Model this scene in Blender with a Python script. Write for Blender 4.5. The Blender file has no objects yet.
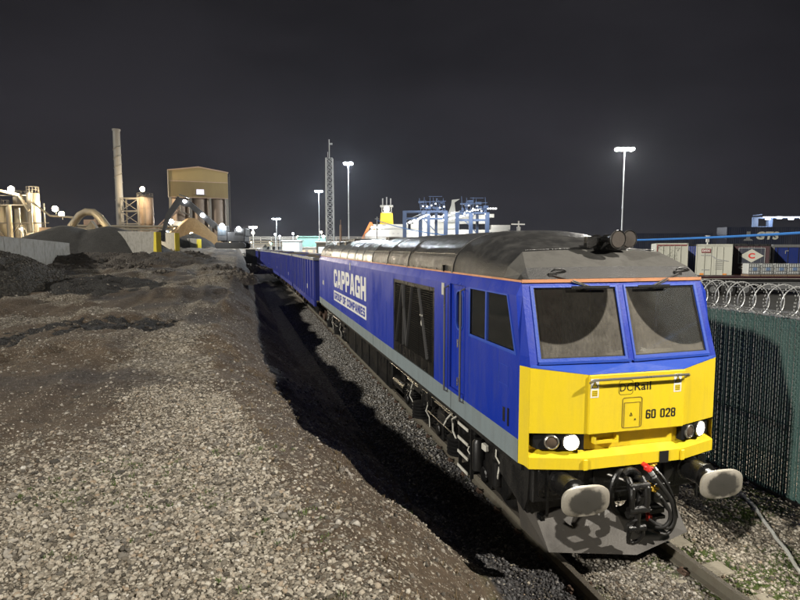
import bpy, bmesh, math, random
import numpy as np
from mathutils import Vector, Matrix
from mathutils.geometry import tessellate_polygon
R_ = math.radians
random.seed(7); rng = np.random.default_rng(7)
scene = bpy.context.scene
COL = scene.collection
PI = math.pi

# ------------------------------------------------------------------ camera
YAW, PITCH = R_(14.529), R_(-5.313)
CAM = Vector((-4.287, -5.804, 3.742))
cam = bpy.data.cameras.new('camera'); cam_o = bpy.data.objects.new('camera', cam); COL.objects.link(cam_o)
cam_o.location = CAM; cam_o.rotation_euler = (R_(90) + PITCH, 0, -YAW)
cam.sensor_width = 36; cam.lens = 570.09 / 800 * 36
cam.clip_start = .05; cam.clip_end = 6000
scene.camera = cam_o
scene.view_settings.view_transform = 'Standard'; scene.view_settings.look = 'None'
scene.view_settings.exposure = 0.85; scene.view_settings.gamma = 1
scene.render.engine = 'CYCLES'
scene.cycles.use_denoising = True
scene.cycles.sample_clamp_indirect = 4
scene.cycles.max_bounces = 6; scene.cycles.transparent_max_bounces = 12
scene.cycles.caustics_reflective = False; scene.cycles.caustics_refractive = False

# ------------------------------------------------------------------ night sky
world = bpy.data.worlds.new('World'); scene.world = world; world.use_nodes = True
nt = world.node_tree; nt.nodes.clear()
def wn(t, **k):
    n = nt.nodes.new(t)
    for a, b in k.items(): setattr(n, a, b)
    return n
SUN_DIR = Vector((1, .38, -.49)).normalized()          # the way the key light travels
sky = wn('ShaderNodeTexSky', sky_type='NISHITA', sun_disc=False)
sky.sun_elevation = R_(-9); sky.sun_rotation = math.atan2(-SUN_DIR.x, -SUN_DIR.y)
tc = wn('ShaderNodeTexCoord'); mp = wn('ShaderNodeMapping'); mp.inputs['Scale'].default_value = (1.0, 1.0, 2.6)
nz = wn('ShaderNodeTexNoise'); nz.inputs['Scale'].default_value = 1.7; nz.inputs['Detail'].default_value = 5; nz.inputs['Roughness'].default_value = .55
cr = wn('ShaderNodeValToRGB')
cr.color_ramp.elements[0].position = .36; cr.color_ramp.elements[0].color = (.0042, .0039, .0046, 1)
cr.color_ramp.elements[1].position = .68; cr.color_ramp.elements[1].color = (.0108, .0101, .0114, 1)
sep = wn('ShaderNodeSeparateXYZ'); mr = wn('ShaderNodeMapRange'); mr.inputs[1].default_value = 0; mr.inputs[2].default_value = .55
mr.inputs[3].default_value = 1; mr.inputs[4].default_value = 0
glow = wn('ShaderNodeMix', data_type='RGBA'); glow.inputs[6].default_value = (.6, .6, .6, 1); glow.inputs[7].default_value = (1.35, 1.35, 1.55, 1)
mul = wn('ShaderNodeMix', data_type='RGBA', blend_type='MULTIPLY'); mul.inputs[0].default_value = 1
add = wn('ShaderNodeMix', data_type='RGBA', blend_type='ADD'); add.inputs[0].default_value = .004
bg = wn('ShaderNodeBackground'); bg.inputs[1].default_value = 1.0
wo = wn('ShaderNodeOutputWorld'); lk = nt.links.new
lk(tc.outputs['Generated'], mp.inputs[0]); lk(mp.outputs[0], nz.inputs['Vector']); lk(nz.outputs[0], cr.inputs[0])
lk(tc.outputs['Generated'], sep.inputs[0]); lk(sep.outputs[2], mr.inputs[0]); lk(mr.outputs[0], glow.inputs[0])
lk(cr.outputs[0], mul.inputs[6]); lk(glow.outputs[2], mul.inputs[7])
lk(mul.outputs[2], add.inputs[6]); lk(sky.outputs[0], add.inputs[7])
lk(add.outputs[2], bg.inputs[0]); lk(bg.outputs[0], wo.inputs[0])

# key light: the yard's floodlighting from the left, falling as one hard beam
sun = bpy.data.lights.new('sun', 'SUN'); sun.energy = 2.0; sun.angle = R_(2.0); sun.color = (1, .95, .86)
sun_o = bpy.data.objects.new('sun', sun); COL.objects.link(sun_o)
sun_o.rotation_euler = SUN_DIR.to_track_quat('-Z', 'Y').to_euler(); sun_o.location = (-30, -10, 20)

# ------------------------------------------------------------------ places
RV = Vector((math.cos(YAW), -math.sin(YAW), 0)); FV = Vector((math.sin(YAW), math.cos(YAW), 0))
def site(across, ahead, z=0):      # metres to the right of and ahead of the photographer's spot
    p = Vector((CAM.x, CAM.y, 0)) + RV * across + FV * ahead; p.z = z; return p

# ------------------------------------------------------------------ materials
def nodes(name):
    m = bpy.data.materials.new(name); m.use_nodes = True; m.node_tree.nodes.clear(); return m
class G:
    def __init__(s, m): s.t = m.node_tree; s.n = s.t.nodes; s.l = s.t.links
    def add(s, t, ins=None, **k):
        n = s.n.new(t)
        for a, b in k.items(): setattr(n, a, b)
        for a, b in (ins or {}).items():
            if isinstance(b, bpy.types.NodeSocket): s.l.new(b, n.inputs[a])
            else: n.inputs[a].default_value = b
        return n
    def ramp(s, fac, stops):
        n = s.n.new('ShaderNodeValToRGB'); e = n.color_ramp.elements
        while len(e) < len(stops): e.new(.5)
        for i, (p, c) in enumerate(stops):
            e[i].position = p; e[i].color = c if len(c) == 4 else (*c, 1)
        s.l.new(fac, n.inputs[0]); return n.outputs[0]
    def mix(s, fac, a, b, blend='MIX'):
        n = s.n.new('ShaderNodeMix'); n.data_type = 'RGBA'; n.blend_type = blend
        for i, v in ((0, fac), (6, a), (7, b)):
            if isinstance(v, bpy.types.NodeSocket): s.l.new(v, n.inputs[i])
            else: n.inputs[i].default_value = v if i == 0 else (*v, 1)[:4]
        return n.outputs[2]
    def math(s, op, a, b=0.0, c=0.0):
        n = s.n.new('ShaderNodeMath'); n.operation = op
        for i, v in enumerate((a, b, c)):
            if isinstance(v, bpy.types.NodeSocket): s.l.new(v, n.inputs[i])
            else: n.inputs[i].default_value = v
        return n.outputs[0]
    def noise(s, scale, detail=4, rough=.55, vec=None, stretch=None):
        c = vec or s.add('ShaderNodeTexCoord').outputs['Object']
        if stretch: c = s.add('ShaderNodeMapping', {0: c, 'Scale': stretch}).outputs[0]
        return s.add('ShaderNodeTexNoise', {'Vector': c, 'Scale': scale, 'Detail': detail, 'Roughness': rough}).outputs[0]
    def out(s, sh): s.add('ShaderNodeOutputMaterial', {0: sh})
_M = {}
def paint(name, col, rough=.5, metal=0., dirt=(.05, .045, .04), amount=.35, scale=3., bump=.02, streak=True, spec=.5, fine=40., dust=None, ripple=0.):
    """a surface with its own colour, uneven grime, fine relief"""
    if name in _M: return _M[name]
    m = nodes(name); g = G(m)
    a = g.noise(scale, 6, .6, stretch=(1, 1, .35) if streak else None)
    b = g.noise(fine, 3, .6)
    k = g.add('ShaderNodeMapRange', {0: a, 1: .45, 2: .75, 3: 0., 4: amount}).outputs[0]
    k2 = g.math('MULTIPLY', b, k)
    c = g.mix(g.math('ADD', g.math('MULTIPLY', k, .6), g.math('MULTIPLY', k2, .8)), col, dirt)
    c = g.mix(g.math('MULTIPLY', b, .18), c, tuple(v * .55 for v in col))
    if dust:
        st = g.noise(9, 5, .65, stretch=(1, 1, .07)); st2 = g.noise(1.3, 4, .6)
        dk = g.math('MULTIPLY', g.add('ShaderNodeMapRange', {0: st, 1: .48, 2: .75, 3: 0., 4: 1.}).outputs[0], g.add('ShaderNodeMapRange', {0: st2, 1: .35, 2: .7, 3: .15, 4: 1.}).outputs[0])
        sc_ = g.noise(55, 6, .75); chips = g.add('ShaderNodeMapRange', {0: sc_, 1: .66, 2: .72, 3: 0., 4: .5}).outputs[0]
        c = g.mix(g.math('MULTIPLY', dk, dust[1]), c, dust[0]); c = g.mix(g.math('MULTIPLY', chips, dust[1]), c, dust[0])
    r = g.add('ShaderNodeMapRange', {0: a, 1: .3, 2: .7, 3: max(.05, rough - .1), 4: min(1, rough + .18)}).outputs[0]
    bp = g.add('ShaderNodeBump', {'Strength': .5, 'Distance': bump * .2, 'Height': g.math('ADD', g.math('MULTIPLY', a, .5), b)}).outputs[0]
    if ripple: bp = g.add('ShaderNodeBump', {'Strength': .6, 'Distance': ripple, 'Height': g.noise(1.7, 2, .4), 'Normal': bp}).outputs[0]
    p = g.add('ShaderNodeBsdfPrincipled', {'Base Color': c, 'Roughness': r, 'Metallic': metal, 'Normal': bp, 'Specular IOR Level': spec})
    g.out(p.outputs[0]); _M[name] = m; return m
def lamp_mat(name, col, strength):
    if name in _M: return _M[name]
    m = nodes(name); g = G(m); g.out(g.add('ShaderNodeEmission', {0: (*col, 1), 1: strength}).outputs[0]); _M[name] = m; return m
def stone_mat(name, stops, rough=.9):
    m = nodes(name); g = G(m)
    at = g.add('ShaderNodeAttribute', attribute_name='tone').outputs['Fac']
    c = g.ramp(at, stops)
    gp = g.add('ShaderNodeNewGeometry').outputs['Position']
    n = g.noise(60, 3, .6, vec=gp)
    c = g.mix(g.math('MULTIPLY', n, .45), c, (.10, .085, .065))
    bp = g.add('ShaderNodeBump', {'Strength': .5, 'Distance': .004, 'Height': n}).outputs[0]
    g.out(g.add('ShaderNodeBsdfPrincipled', {'Base Color': c, 'Roughness': rough, 'Normal': bp, 'Specular IOR Level': .3}).outputs[0])
    _M[name] = m; return m

M = dict(
 blue=paint('blue_paint', (.009, .034, .36), .36, amount=.12, dirt=(.03, .035, .09), scale=1.6, bump=.02, dust=((.085, .095, .17), .55), ripple=.02),
 blue_lit_trim=paint('blue_lit_trim', (.025, .075, .43), .36, amount=.08, dirt=(.05, .05, .12)),  # body blue again, its colour lightened as though facing the light
 yellow=paint('yellow_paint', (.80, .60, .018), .42, amount=.13, dirt=(.30, .20, .05), scale=4, bump=.01, dust=((.30, .22, .08), .35), ripple=.012),
 grey=paint('grey_band_paint', (.20, .245, .26), .5, amount=.35, dirt=(.08, .08, .075), scale=2, dust=((.09, .085, .075), .6)),
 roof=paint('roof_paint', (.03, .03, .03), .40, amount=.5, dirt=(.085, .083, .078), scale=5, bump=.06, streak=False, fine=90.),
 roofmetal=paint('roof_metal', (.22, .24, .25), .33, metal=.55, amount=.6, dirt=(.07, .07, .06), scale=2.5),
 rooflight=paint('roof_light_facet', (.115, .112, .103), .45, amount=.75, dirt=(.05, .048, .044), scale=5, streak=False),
 orange=paint('cantrail_orange', (.62, .29, .15), .5, amount=.45, dirt=(.2, .12, .08), scale=6),
 black=paint('black_underframe', (.007, .007, .007), .5, amount=.4, dirt=(.03, .027, .022), scale=5, bump=.06),
 black2=paint('dark_steel', (.007, .007, .007), .30, metal=0., amount=.5, dirt=(.026, .023, .019), scale=7, bump=.05),
 steel=paint('worn_steel', (.30, .29, .27), .35, metal=.8, amount=.5, dirt=(.10, .07, .05), scale=9),
 silver=paint('handrail_metal', (.32, .31, .28), .3, metal=.7, amount=.4),
 white=paint('white_paint', (.78, .78, .74), .5, amount=.3, dirt=(.3, .28, .24), scale=5),
 offwhite=paint('step_edge_white', (.55, .54, .48), .6, amount=.5, dirt=(.15, .13, .1), scale=9),
 redc=paint('red_cock', (.65, .03, .02), .4, amount=.3), yellc=paint('yellow_cock', (.75, .48, .04), .4, amount=.3),
 rubber=paint('rubber', (.009, .009, .009), .40, amount=.5, dirt=(.025, .023, .02)),
 bufface=None,
 inter=paint('cab_trim', (.42, .39, .33), .7, amount=.4), desk=paint('cab_desk', (.42, .39, .33), .65, amount=.4),
 maroon=paint('cab_door_maroon', (.26, .06, .06), .6, amount=.4), chrome=paint('lamp_rim', (.7, .68, .62), .2, metal=.9, amount=.1),
 concrete=paint('concrete', (.27, .26, .23), .85, amount=.6, dirt=(.11, .10, .08), scale=2.5, bump=.1, streak=False),
 concy=paint('painted_block_end', (.62, .50, .03), .8, amount=.5, dirt=(.25, .22, .1), scale=3, bump=.05),
 rust=paint('rusty_steel', (.075, .045, .03), .8, amount=.6, dirt=(.05, .035, .025), scale=9, bump=.1),
 railside=paint('rail_side', (.11, .10, .075), .8, amount=.6, dirt=(.07, .045, .03), scale=9, bump=.05),
 railtop=paint('rail_top', (.42, .38, .32), .28, metal=.8, amount=.3, dirt=(.15, .1, .07), scale=14),
 sleeper=paint('sleeper_concrete', (.27, .245, .19), .85, amount=.6, dirt=(.13, .11, .08), scale=6, bump=.08, streak=False),
 green=paint('green_slat', (.036, .078, .07), .55, amount=.5, dirt=(.04, .06, .045), scale=4),
 galv=paint('galvanised', (.42, .43, .43), .42, metal=.6, amount=.4, dirt=(.2, .19, .17), scale=7),
 mastm=paint('mast_steel', (.5, .53, .55), .5, metal=.2, amount=.3),
 clad=paint('ochre_cladding', (.205, .145, .05), .7, amount=.45, dirt=(.17, .13, .07), scale=.35, fine=5),
 clad2=paint('ochre_cladding_lower', (.17, .12, .042), .7, amount=.45, dirt=(.14, .1, .06), scale=.5, fine=5),
 silo=paint('silo_steel', (.19, .135, .09), .6, amount=.9, dirt=(.13, .09, .06), scale=.5, fine=6),
 tank=paint('tank_cream', (.19, .165, .115), .55, amount=.7, dirt=(.17, .14, .10), scale=.6, fine=6),
 tanks=paint('tank_steel', (.13, .12, .10), .45, metal=.3, amount=.7, dirt=(.12, .1, .07), scale=.8, fine=6),
 stack=paint('stack_steel', (.13, .125, .115), .6, amount=.6, dirt=(.18, .16, .13), scale=.8, fine=6),
 pinky=paint('conveyor_paint', (.28, .19, .13), .65, amount=.5, dirt=(.15, .11, .08), scale=1),
 frame=paint('frame_steel', (.11, .10, .08), .65, amount=.6, dirt=(.12, .1, .08), scale=1),
 darkveh=paint('dark_machine', (.012, .012, .013), .55, amount=.3, dirt=(.05, .045, .035), scale=3),
 glassd=paint('dark_glass', (.02, .024, .028), .12, amount=.2, dirt=(.1, .1, .09)),
 ship=paint('ship_white', (.36, .37, .36), .6, amount=.3, dirt=(.35, .33, .3), scale=.1, fine=1),
 shipg=paint('ship_grey', (.33, .34, .35), .6, amount=.3, scale=.1, fine=1),
 shipy=paint('funnel_yellow', (.95, .60, .03), .5, amount=.15, dirt=(.5, .3, .05), scale=.3),
 crane=paint('crane_blue', (.045, .075, .15), .5, amount=.3, dirt=(.1, .13, .2), scale=.3, fine=3),
 oran=paint('orange_boom', (.65, .22, .06), .6, amount=.3),
 navy=paint('navy_container', (.018, .022, .04), .55, amount=.4, dirt=(.05, .05, .055), scale=1),
 trailerw=paint('trailer_white', (.52, .52, .44), .5, amount=.4, dirt=(.25, .24, .19), scale=1.5),
 trailerm=paint('trailer_maroon', (.05, .015, .02), .5, amount=.3), trailerb=paint('trailer_blue', (.02, .04, .21), .5, amount=.3, dirt=(.05, .05, .1)),
 tyre=paint('tyre', (.02, .02, .02), .85, amount=.5), wagonb=paint('wagon_blue', (.022, .034, .25), .5, amount=.55, dirt=(.07, .07, .09), scale=1.1),
 wagonr=paint('wagon_top_rail', (.24, .25, .27), .55, amount=.5, dirt=(.1, .09, .08)), load=None,
 sign=paint('sign_black', (.012, .012, .012), .5, amount=.1), orangel=paint('marker_orange', (.75, .27, .04), .5, amount=.2),
 rope=paint('blue_hose_plastic', (.05, .22, .62), .45, amount=.25), pipe=paint('grey_pipe', (.50, .50, .46), .5, amount=.4, dirt=(.25, .22, .18)),
 cabin=paint('cabin_white', (.55, .6, .6), .5, amount=.3), greenb=paint('green_cladding', (.13, .26, .22), .6, amount=.4, scale=.6),
 cream=paint('far_wall', (.34, .32, .28), .8, amount=.4, scale=.1, fine=1),
)
# buffer face: light worn rim, dark greased middle
m = nodes('buffer_face'); g = G(m); oc = g.add('ShaderNodeTexCoord').outputs['Object']
d = g.add('ShaderNodeVectorMath', {0: g.add('ShaderNodeMapping', {0: oc, 'Scale': (1, .0, 1.55)}).outputs[0]}, operation='LENGTH').outputs['Value']
n1 = g.noise(9, 5, .65, vec=oc); dd = g.math('ADD', d, g.math('MULTIPLY', g.math('SUBTRACT', n1, .5), .16))
c = g.ramp(dd, [(0, (.028, .027, .024)), (.195, (.04, .038, .033)), (.235, (.26, .24, .20)), (.33, (.33, .31, .26))])
n2 = g.noise(70, 3, .6, vec=oc); c = g.mix(g.math('MULTIPLY', n2, .4), c, (.06, .055, .045))
g.out(g.add('ShaderNodeBsdfPrincipled', {'Base Color': c, 'Roughness': .55, 'Normal': g.add('ShaderNodeBump', {'Strength': .4, 'Distance': .004, 'Height': n1}).outputs[0]}).outputs[0]); M['bufface'] = m
# glass with road film that the wiper has cleaned in an arc
def glass(name, pivot=None, radius=.7, film=.42, tint=(.55, .58, .55)):
    m = nodes(name); g = G(m); gp = g.add('ShaderNodeNewGeometry').outputs['Position']
    nn = g.noise(5, 5, .6, vec=gp); fs = g.noise(14, 4, .6, vec=gp, stretch=(3, 3, .4))
    base = g.add('ShaderNodeMapRange', {0: nn, 1: .3, 2: .7, 3: film * .75, 4: film * 1.2}).outputs[0]
    base = g.math('MULTIPLY', base, g.add('ShaderNodeMapRange', {0: fs, 1: .3, 2: .7, 3: .75, 4: 1.15}).outputs[0])
    if pivot:
        v = g.add('ShaderNodeVectorMath', {0: gp, 1: pivot}, operation='DISTANCE').outputs['Value']
        k = g.add('ShaderNodeMapRange', {0: v, 1: radius - .008, 2: radius + .012, 3: .17, 4: 1.}).outputs[0]
        base = g.math('MULTIPLY', base, k)
    tr = g.add('ShaderNodeBsdfTransparent', {0: (*tint, 1)}).outputs[0]
    gl = g.add('ShaderNodeBsdfGlossy', {0: (.9, .95, 1, 1), 1: .06}).outputs[0]
    fr = g.add('ShaderNodeFresnel', {0: 1.45}).outputs[0]
    s1 = g.add('ShaderNodeMixShader', {0: fr, 1: tr, 2: gl}).outputs[0]
    df = g.add('ShaderNodeBsdfDiffuse', {0: (.27, .25, .215, 1)}).outputs[0]
    g.out(g.add('ShaderNodeMixShader', {0: base, 1: s1, 2: df}).outputs[0]); return m
M['glassL'] = glass('windscreen_glass_left', (-.84, .24, 3.27), .68, film=.38, tint=(.95, .96, .95))
M['glassR'] = glass('windscreen_glass_right', (.90, .24, 3.32), .80, film=.38, tint=(.95, .96, .95))
M['glassS'] = glass('side_glass', None, film=.02, tint=(.8, .82, .8))
M['glassD'] = glass('door_glass', None, film=.03, tint=(.2, .22, .2))

# ------------------------------------------------------------------ mesh builder
class MB:
    def __init__(s): s.v = []; s.f = []
    def add(s, vs, fs):
        o = len(s.v); s.v += [tuple(p) for p in vs]; s.f += [tuple(i + o for i in f) for f in fs]; return s
    def box(s, c, d, rot=None):
        hx, hy, hz = d[0] / 2, d[1] / 2, d[2] / 2
        vs = [Vector((x, y, z)) for x in (-hx, hx) for y in (-hy, hy) for z in (-hz, hz)]
        if rot is not None: vs = [rot @ p for p in vs]
        vs = [p + Vector(c) for p in vs]
        return s.add(vs, [(0, 1, 3, 2), (4, 6, 7, 5), (0, 4, 5, 1), (2, 3, 7, 6), (0, 2, 6, 4), (1, 5, 7, 3)])
    def bb(s, x0, x1, y0, y1, z0, z1): return s.box(((x0 + x1) / 2, (y0 + y1) / 2, (z0 + z1) / 2), (abs(x1 - x0), abs(y1 - y0), abs(z1 - z0)))
    def bar(s, a, b, w, h=None):          # square bar between two points
        h = h or w; a, b = Vector(a), Vector(b); d = b - a; L = d.length
        q = d.to_track_quat('Z', 'Y').to_matrix()
        return s.box((a + b) / 2, (w, h, L), q)
    def tube(s, pts, r, n=8, cap=True):
        pts = [Vector(p) for p in pts]; rs = r if isinstance(r, (list, tuple)) else [r] * len(pts)
        o = len(s.v); prev = None
        for i, p in enumerate(pts):
            t = (pts[min(i + 1, len(pts) - 1)] - pts[max(i - 1, 0)]).normalized()
            if prev is None:
                up = Vector((0, 0, 1)) if abs(t.z) < .9 else Vector((1, 0, 0)); x = t.cross(up).normalized()
            else: x = (prev - t * prev.dot(t)).normalized()
            prev = x; y = t.cross(x)
            for k in range(n):
                a = 2 * PI * k / n; s.v.append(tuple(p + (x * math.cos(a) + y * math.sin(a)) * rs[i]))
        for i in range(len(pts) - 1):
            for k in range(n):
                a = o + i * n + k; b = o + i * n + (k + 1) % n; s.f.append((a, b, b + n, a + n))
        if cap:
            s.f.append(tuple(o + k for k in range(n))[::-1]); e = o + (len(pts) - 1) * n; s.f.append(tuple(e + k for k in range(n)))
        return s
    def lathe(s, prof, c, axis='z', n=20):      # prof: (radius, along)
        o = len(s.v); C_ = Vector(c)
        for r, h in prof:
            for k in range(n):
                a = 2 * PI * k / n; u, v = r * math.cos(a), r * math.sin(a)
                s.v.append(tuple(C_ + Vector({'z': (u, v, h), 'x': (h, u, v), 'y': (u, h, v)}[axis])))
        for i in range(len(prof) - 1):
            for k in range(n):
                a = o + i * n + k; b = o + i * n + (k + 1) % n; s.f.append((a, b, b + n, a + n))
        s.f.append(tuple(o + k for k in range(n))[::-1]); e = o + (len(prof) - 1) * n; s.f.append(tuple(e + k for k in range(n)))
        return s
    def prism(s, poly, a, b, axis='y'):         # poly in the other two axes
        n = len(poly)
        def P(p, h): return {'y': (p[0], h, p[1]), 'x': (h, p[0], p[1]), 'z': (p[0], p[1], h)}[axis]
        vs = [P(p, a) for p in poly] + [P(p, b) for p in poly]
        return s.add(vs, [tuple(range(n))[::-1], tuple(range(n, 2 * n))] + [(i, (i + 1) % n, (i + 1) % n + n, i + n) for i in range(n)])
    def plate(s, outline, holes, fn, t):
        """flat panel with holes: 2D loops, fn(u,v)->3D, t = 3D thickness vector"""
        loops = [[Vector((p[0], p[1], 0)) for p in L] for L in [outline] + list(holes)]
        flat = [p for L in loops for p in L]; tri = tessellate_polygon(loops); t = Vector(t)
        f = [Vector(fn(p.x, p.y)) for p in flat]; b = [p + t for p in f]; N = len(flat)
        fs = [tuple(x) for x in tri] + [tuple(i + N for i in x[::-1]) for x in tri]; o = 0
        for L in loops:
            k = len(L); fs += [(o + i, o + (i + 1) % k, o + (i + 1) % k + N, o + i + N) for i in range(k)]; o += k
        return s.add(f + b, fs)
    def loft(s, rings, closed=False):
        o = len(s.v); n = len(rings[0])
        for r_ in rings: s.v += [tuple(p) for p in r_]
        for i in range(len(rings) - 1):
            for k in range(n if closed else n - 1):
                a = o + i * n + k; b = o + i * n + (k + 1) % n; s.f.append((a, b, b + n, a + n))
        return s
    def build(s, name, mat, parent=None, loc=None, smooth=False, bevel=0, kind=None, label=None, angle=35):
        """verts are in the parent's frame (or the world's); origin at the base of the mesh unless given"""
        vs = np.array(s.v, float)
        if loc is None:
            loc = (0, 0, 0) if parent else ((vs[:, 0].min() + vs[:, 0].max()) / 2, (vs[:, 1].min() + vs[:, 1].max()) / 2, vs[:, 2].min())
        me = bpy.data.meshes.new(name); me.from_pydata([tuple(p) for p in vs - np.array(loc)], [], s.f); me.update()
        bm = bmesh.new(); bm.from_mesh(me); bmesh.ops.recalc_face_normals(bm, faces=bm.faces); bm.to_mesh(me); bm.free()
        if mat: me.materials.append(mat)
        o = bpy.data.objects.new(name, me); COL.objects.link(o); o.location = loc
        if parent: o.parent = parent
        if smooth:
            for p in me.polygons: p.use_smooth = True
            me.set_sharp_from_angle(angle=R_(angle))
        if bevel:
            b = o.modifiers.new('bevel', 'BEVEL'); b.width = bevel; b.segments = 1; b.limit_method = 'ANGLE'; b.angle_limit = R_(40)
        if kind: o['kind'] = kind
        if label: o['label'] = label
        return o
def tag(o, label=None, cat=None, group=None, kind=None):
    if label: o['label'] = label
    if cat: o['category'] = cat
    if group: o['group'] = group
    if kind: o['kind'] = kind
    return o
def thing(name, loc, rz, label, cat, group=None):
    o = bpy.data.objects.new(name, None); COL.objects.link(o); o.empty_display_size = .3
    o.location = loc; o.rotation_euler = (0, 0, rz); return tag(o, label, cat, group)
def copy_part(o, parent, loc=None, rot=None, scale=None):
    c = o.copy(); COL.objects.link(c); c.parent = parent
    if loc is not None: c.location = loc
    if rot is not None: c.rotation_euler = rot
    if scale is not None: c.scale = scale
    return c
def copy_tree(o, parent=None):
    c = o.copy(); COL.objects.link(c); c.parent = parent
    for ch in list(o.children): copy_tree(ch, c)
    return c
def lettering(text, name, parent, fn, u0, u1, v0, v1, mat, bold=.02, shear=0, t=(0, 0, 0)):
    """flat raised lettering: fills the box u0..u1, v0..v1 of the surface fn"""
    cu = bpy.data.curves.new(name, 'FONT'); cu.body = text; cu.offset = bold; cu.resolution_u = 3; cu.space_character = 1.08; cu.shear = shear
    ob = bpy.data.objects.new(name, cu); COL.objects.link(ob)
    me = bpy.data.meshes.new_from_object(ob.evaluated_get(bpy.context.evaluated_depsgraph_get())); bpy.data.objects.remove(ob)
    v = np.array([p.co[:] for p in me.vertices]); a, b = v.min(0), v.max(0)
    for p in me.vertices:
        u = u0 + (p.co.x - a[0]) / (b[0] - a[0]) * (u1 - u0); w = v0 + (p.co.y - a[1]) / (b[1] - a[1]) * (v1 - v0)
        p.co = Vector(fn(u, w))
    me.materials.append(mat); o = bpy.data.objects.new(name, me); COL.objects.link(o); o.parent = parent
    if Vector(t).length: m_ = o.modifiers.new('t', 'SOLIDIFY'); m_.thickness = Vector(t).length; m_.offset = 0
    return o

GL = {'C': (10, [[(2,0),(8,0),(10,2),(10,5),(6.8,5),(6.8,3.2),(3.2,3.2),(3.2,10.8),(6.8,10.8),(6.8,9),(10,9),(10,12),(8,14),(2,14),(0,12),(0,2)]]),
 'A': (10.4, [[(0,0),(3.1,0),(3.7,2.8),(6.7,2.8),(7.3,0),(10.4,0),(7.4,14),(3,14)], [(4.2,5.4),(6.2,5.4),(5.2,10.6)]]),
 'P': (10, [[(0,0),(3.4,0),(3.4,5),(8,5),(10,7),(10,12),(8,14),(0,14)], [(3.4,8),(6.8,8),(6.8,11),(3.4,11)]]),
 'G': (10, [[(2,0),(10,0),(10,7.5),(5.5,7.5),(5.5,5),(6.8,5),(6.8,3),(3.2,3),(3.2,11),(6.8,11),(6.8,9.5),(10,9.5),(10,12),(8,14),(2,14),(0,12),(0,2)]]),
 'H': (10, [[(0,0),(3.4,0),(3.4,5.4),(6.6,5.4),(6.6,0),(10,0),(10,14),(6.6,14),(6.6,8.6),(3.4,8.6),(3.4,14),(0,14)]]),
 'R': (10, [[(0,0),(3.4,0),(3.4,4.6),(4.6,4.6),(6.6,0),(10,0),(7.8,5),(10,7),(10,12),(8,14),(0,14)], [(3.4,7.6),(6.8,7.6),(6.8,11),(3.4,11)]]),
 'O': (10, [[(2,0),(8,0),(10,2),(10,12),(8,14),(2,14),(0,12),(0,2)], [(3.3,3.2),(6.7,3.2),(6.7,10.8),(3.3,10.8)]]),
 'U': (10, [[(2,0),(8,0),(10,2),(10,14),(6.7,14),(6.7,3.2),(3.3,3.2),(3.3,14),(0,14),(0,2)]]),
 'F': (9, [[(0,0),(3.4,0),(3.4,5.4),(8,5.4),(8,8.4),(3.4,8.4),(3.4,11),(9,11),(9,14),(0,14)]]),
 'M': (12.6, [[(0,0),(3.2,0),(3.2,8),(6.3,2),(9.4,8),(9.4,0),(12.6,0),(12.6,14),(9.4,14),(6.3,8),(3.2,14),(0,14)]]),
 'N': (10, [[(0,0),(3.2,0),(3.2,7.5),(6.8,0),(10,0),(10,14),(6.8,14),(6.8,6.5),(3.2,14),(0,14)]]),
 'I': (3.4, [[(0,0),(3.4,0),(3.4,14),(0,14)]]),
 'E': (9, [[(0,0),(9,0),(9,3),(3.4,3),(3.4,5.5),(8,5.5),(8,8.5),(3.4,8.5),(3.4,11),(9,11),(9,14),(0,14)]]),
 'S': (10, [[(2,0),(8,0),(10,2),(10,6.8),(8.3,8.6),(3.3,8.6),(3.3,11),(6.8,11),(6.8,9.8),(10,9.8),(10,12),(8,14),(2,14),(0,12),(0,7.4),(1.8,5.5),(6.7,5.5),(6.7,3),(3.3,3),(3.3,4.4),(0,4.4),(0,2)]]),
 '6': (7, [[(1.5,0),(5.5,0),(7,1.5),(7,7),(5.5,8.5),(2.2,8.5),(2.2,11.8),(4.8,11.8),(4.8,10.2),(7,10.2),(7,12.5),(5.5,14),(1.5,14),(0,12.5),(0,1.5)], [(2.2,2.2),(4.8,2.2),(4.8,6.4),(2.2,6.4)]]),
 '0': (7, [[(1.5,0),(5.5,0),(7,1.5),(7,12.5),(5.5,14),(1.5,14),(0,12.5),(0,1.5)], [(2.2,2.2),(4.8,2.2),(4.8,11.8),(2.2,11.8)]]),
 '2': (7, [[(0,0),(7,0),(7,2.2),(2.6,2.2),(7,8),(7,12.5),(5.5,14),(1.5,14),(0,12.5),(0,10),(2.2,10),(2.2,11.8),(4.8,11.8),(4.8,8.6),(0,2.4)]]),
 '8': (7, [[(1.5,0),(5.5,0),(7,1.5),(7,5.8),(6.2,7.1),(7,8.3),(7,12.5),(5.5,14),(1.5,14),(0,12.5),(0,8.3),(.8,7.1),(0,5.8),(0,1.5)], [(2.2,2.2),(4.8,2.2),(4.8,6),(2.2,6)], [(2.2,8.2),(4.8,8.2),(4.8,11.8),(2.2,11.8)]]),
 ' ': (4.5, [])}
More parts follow.
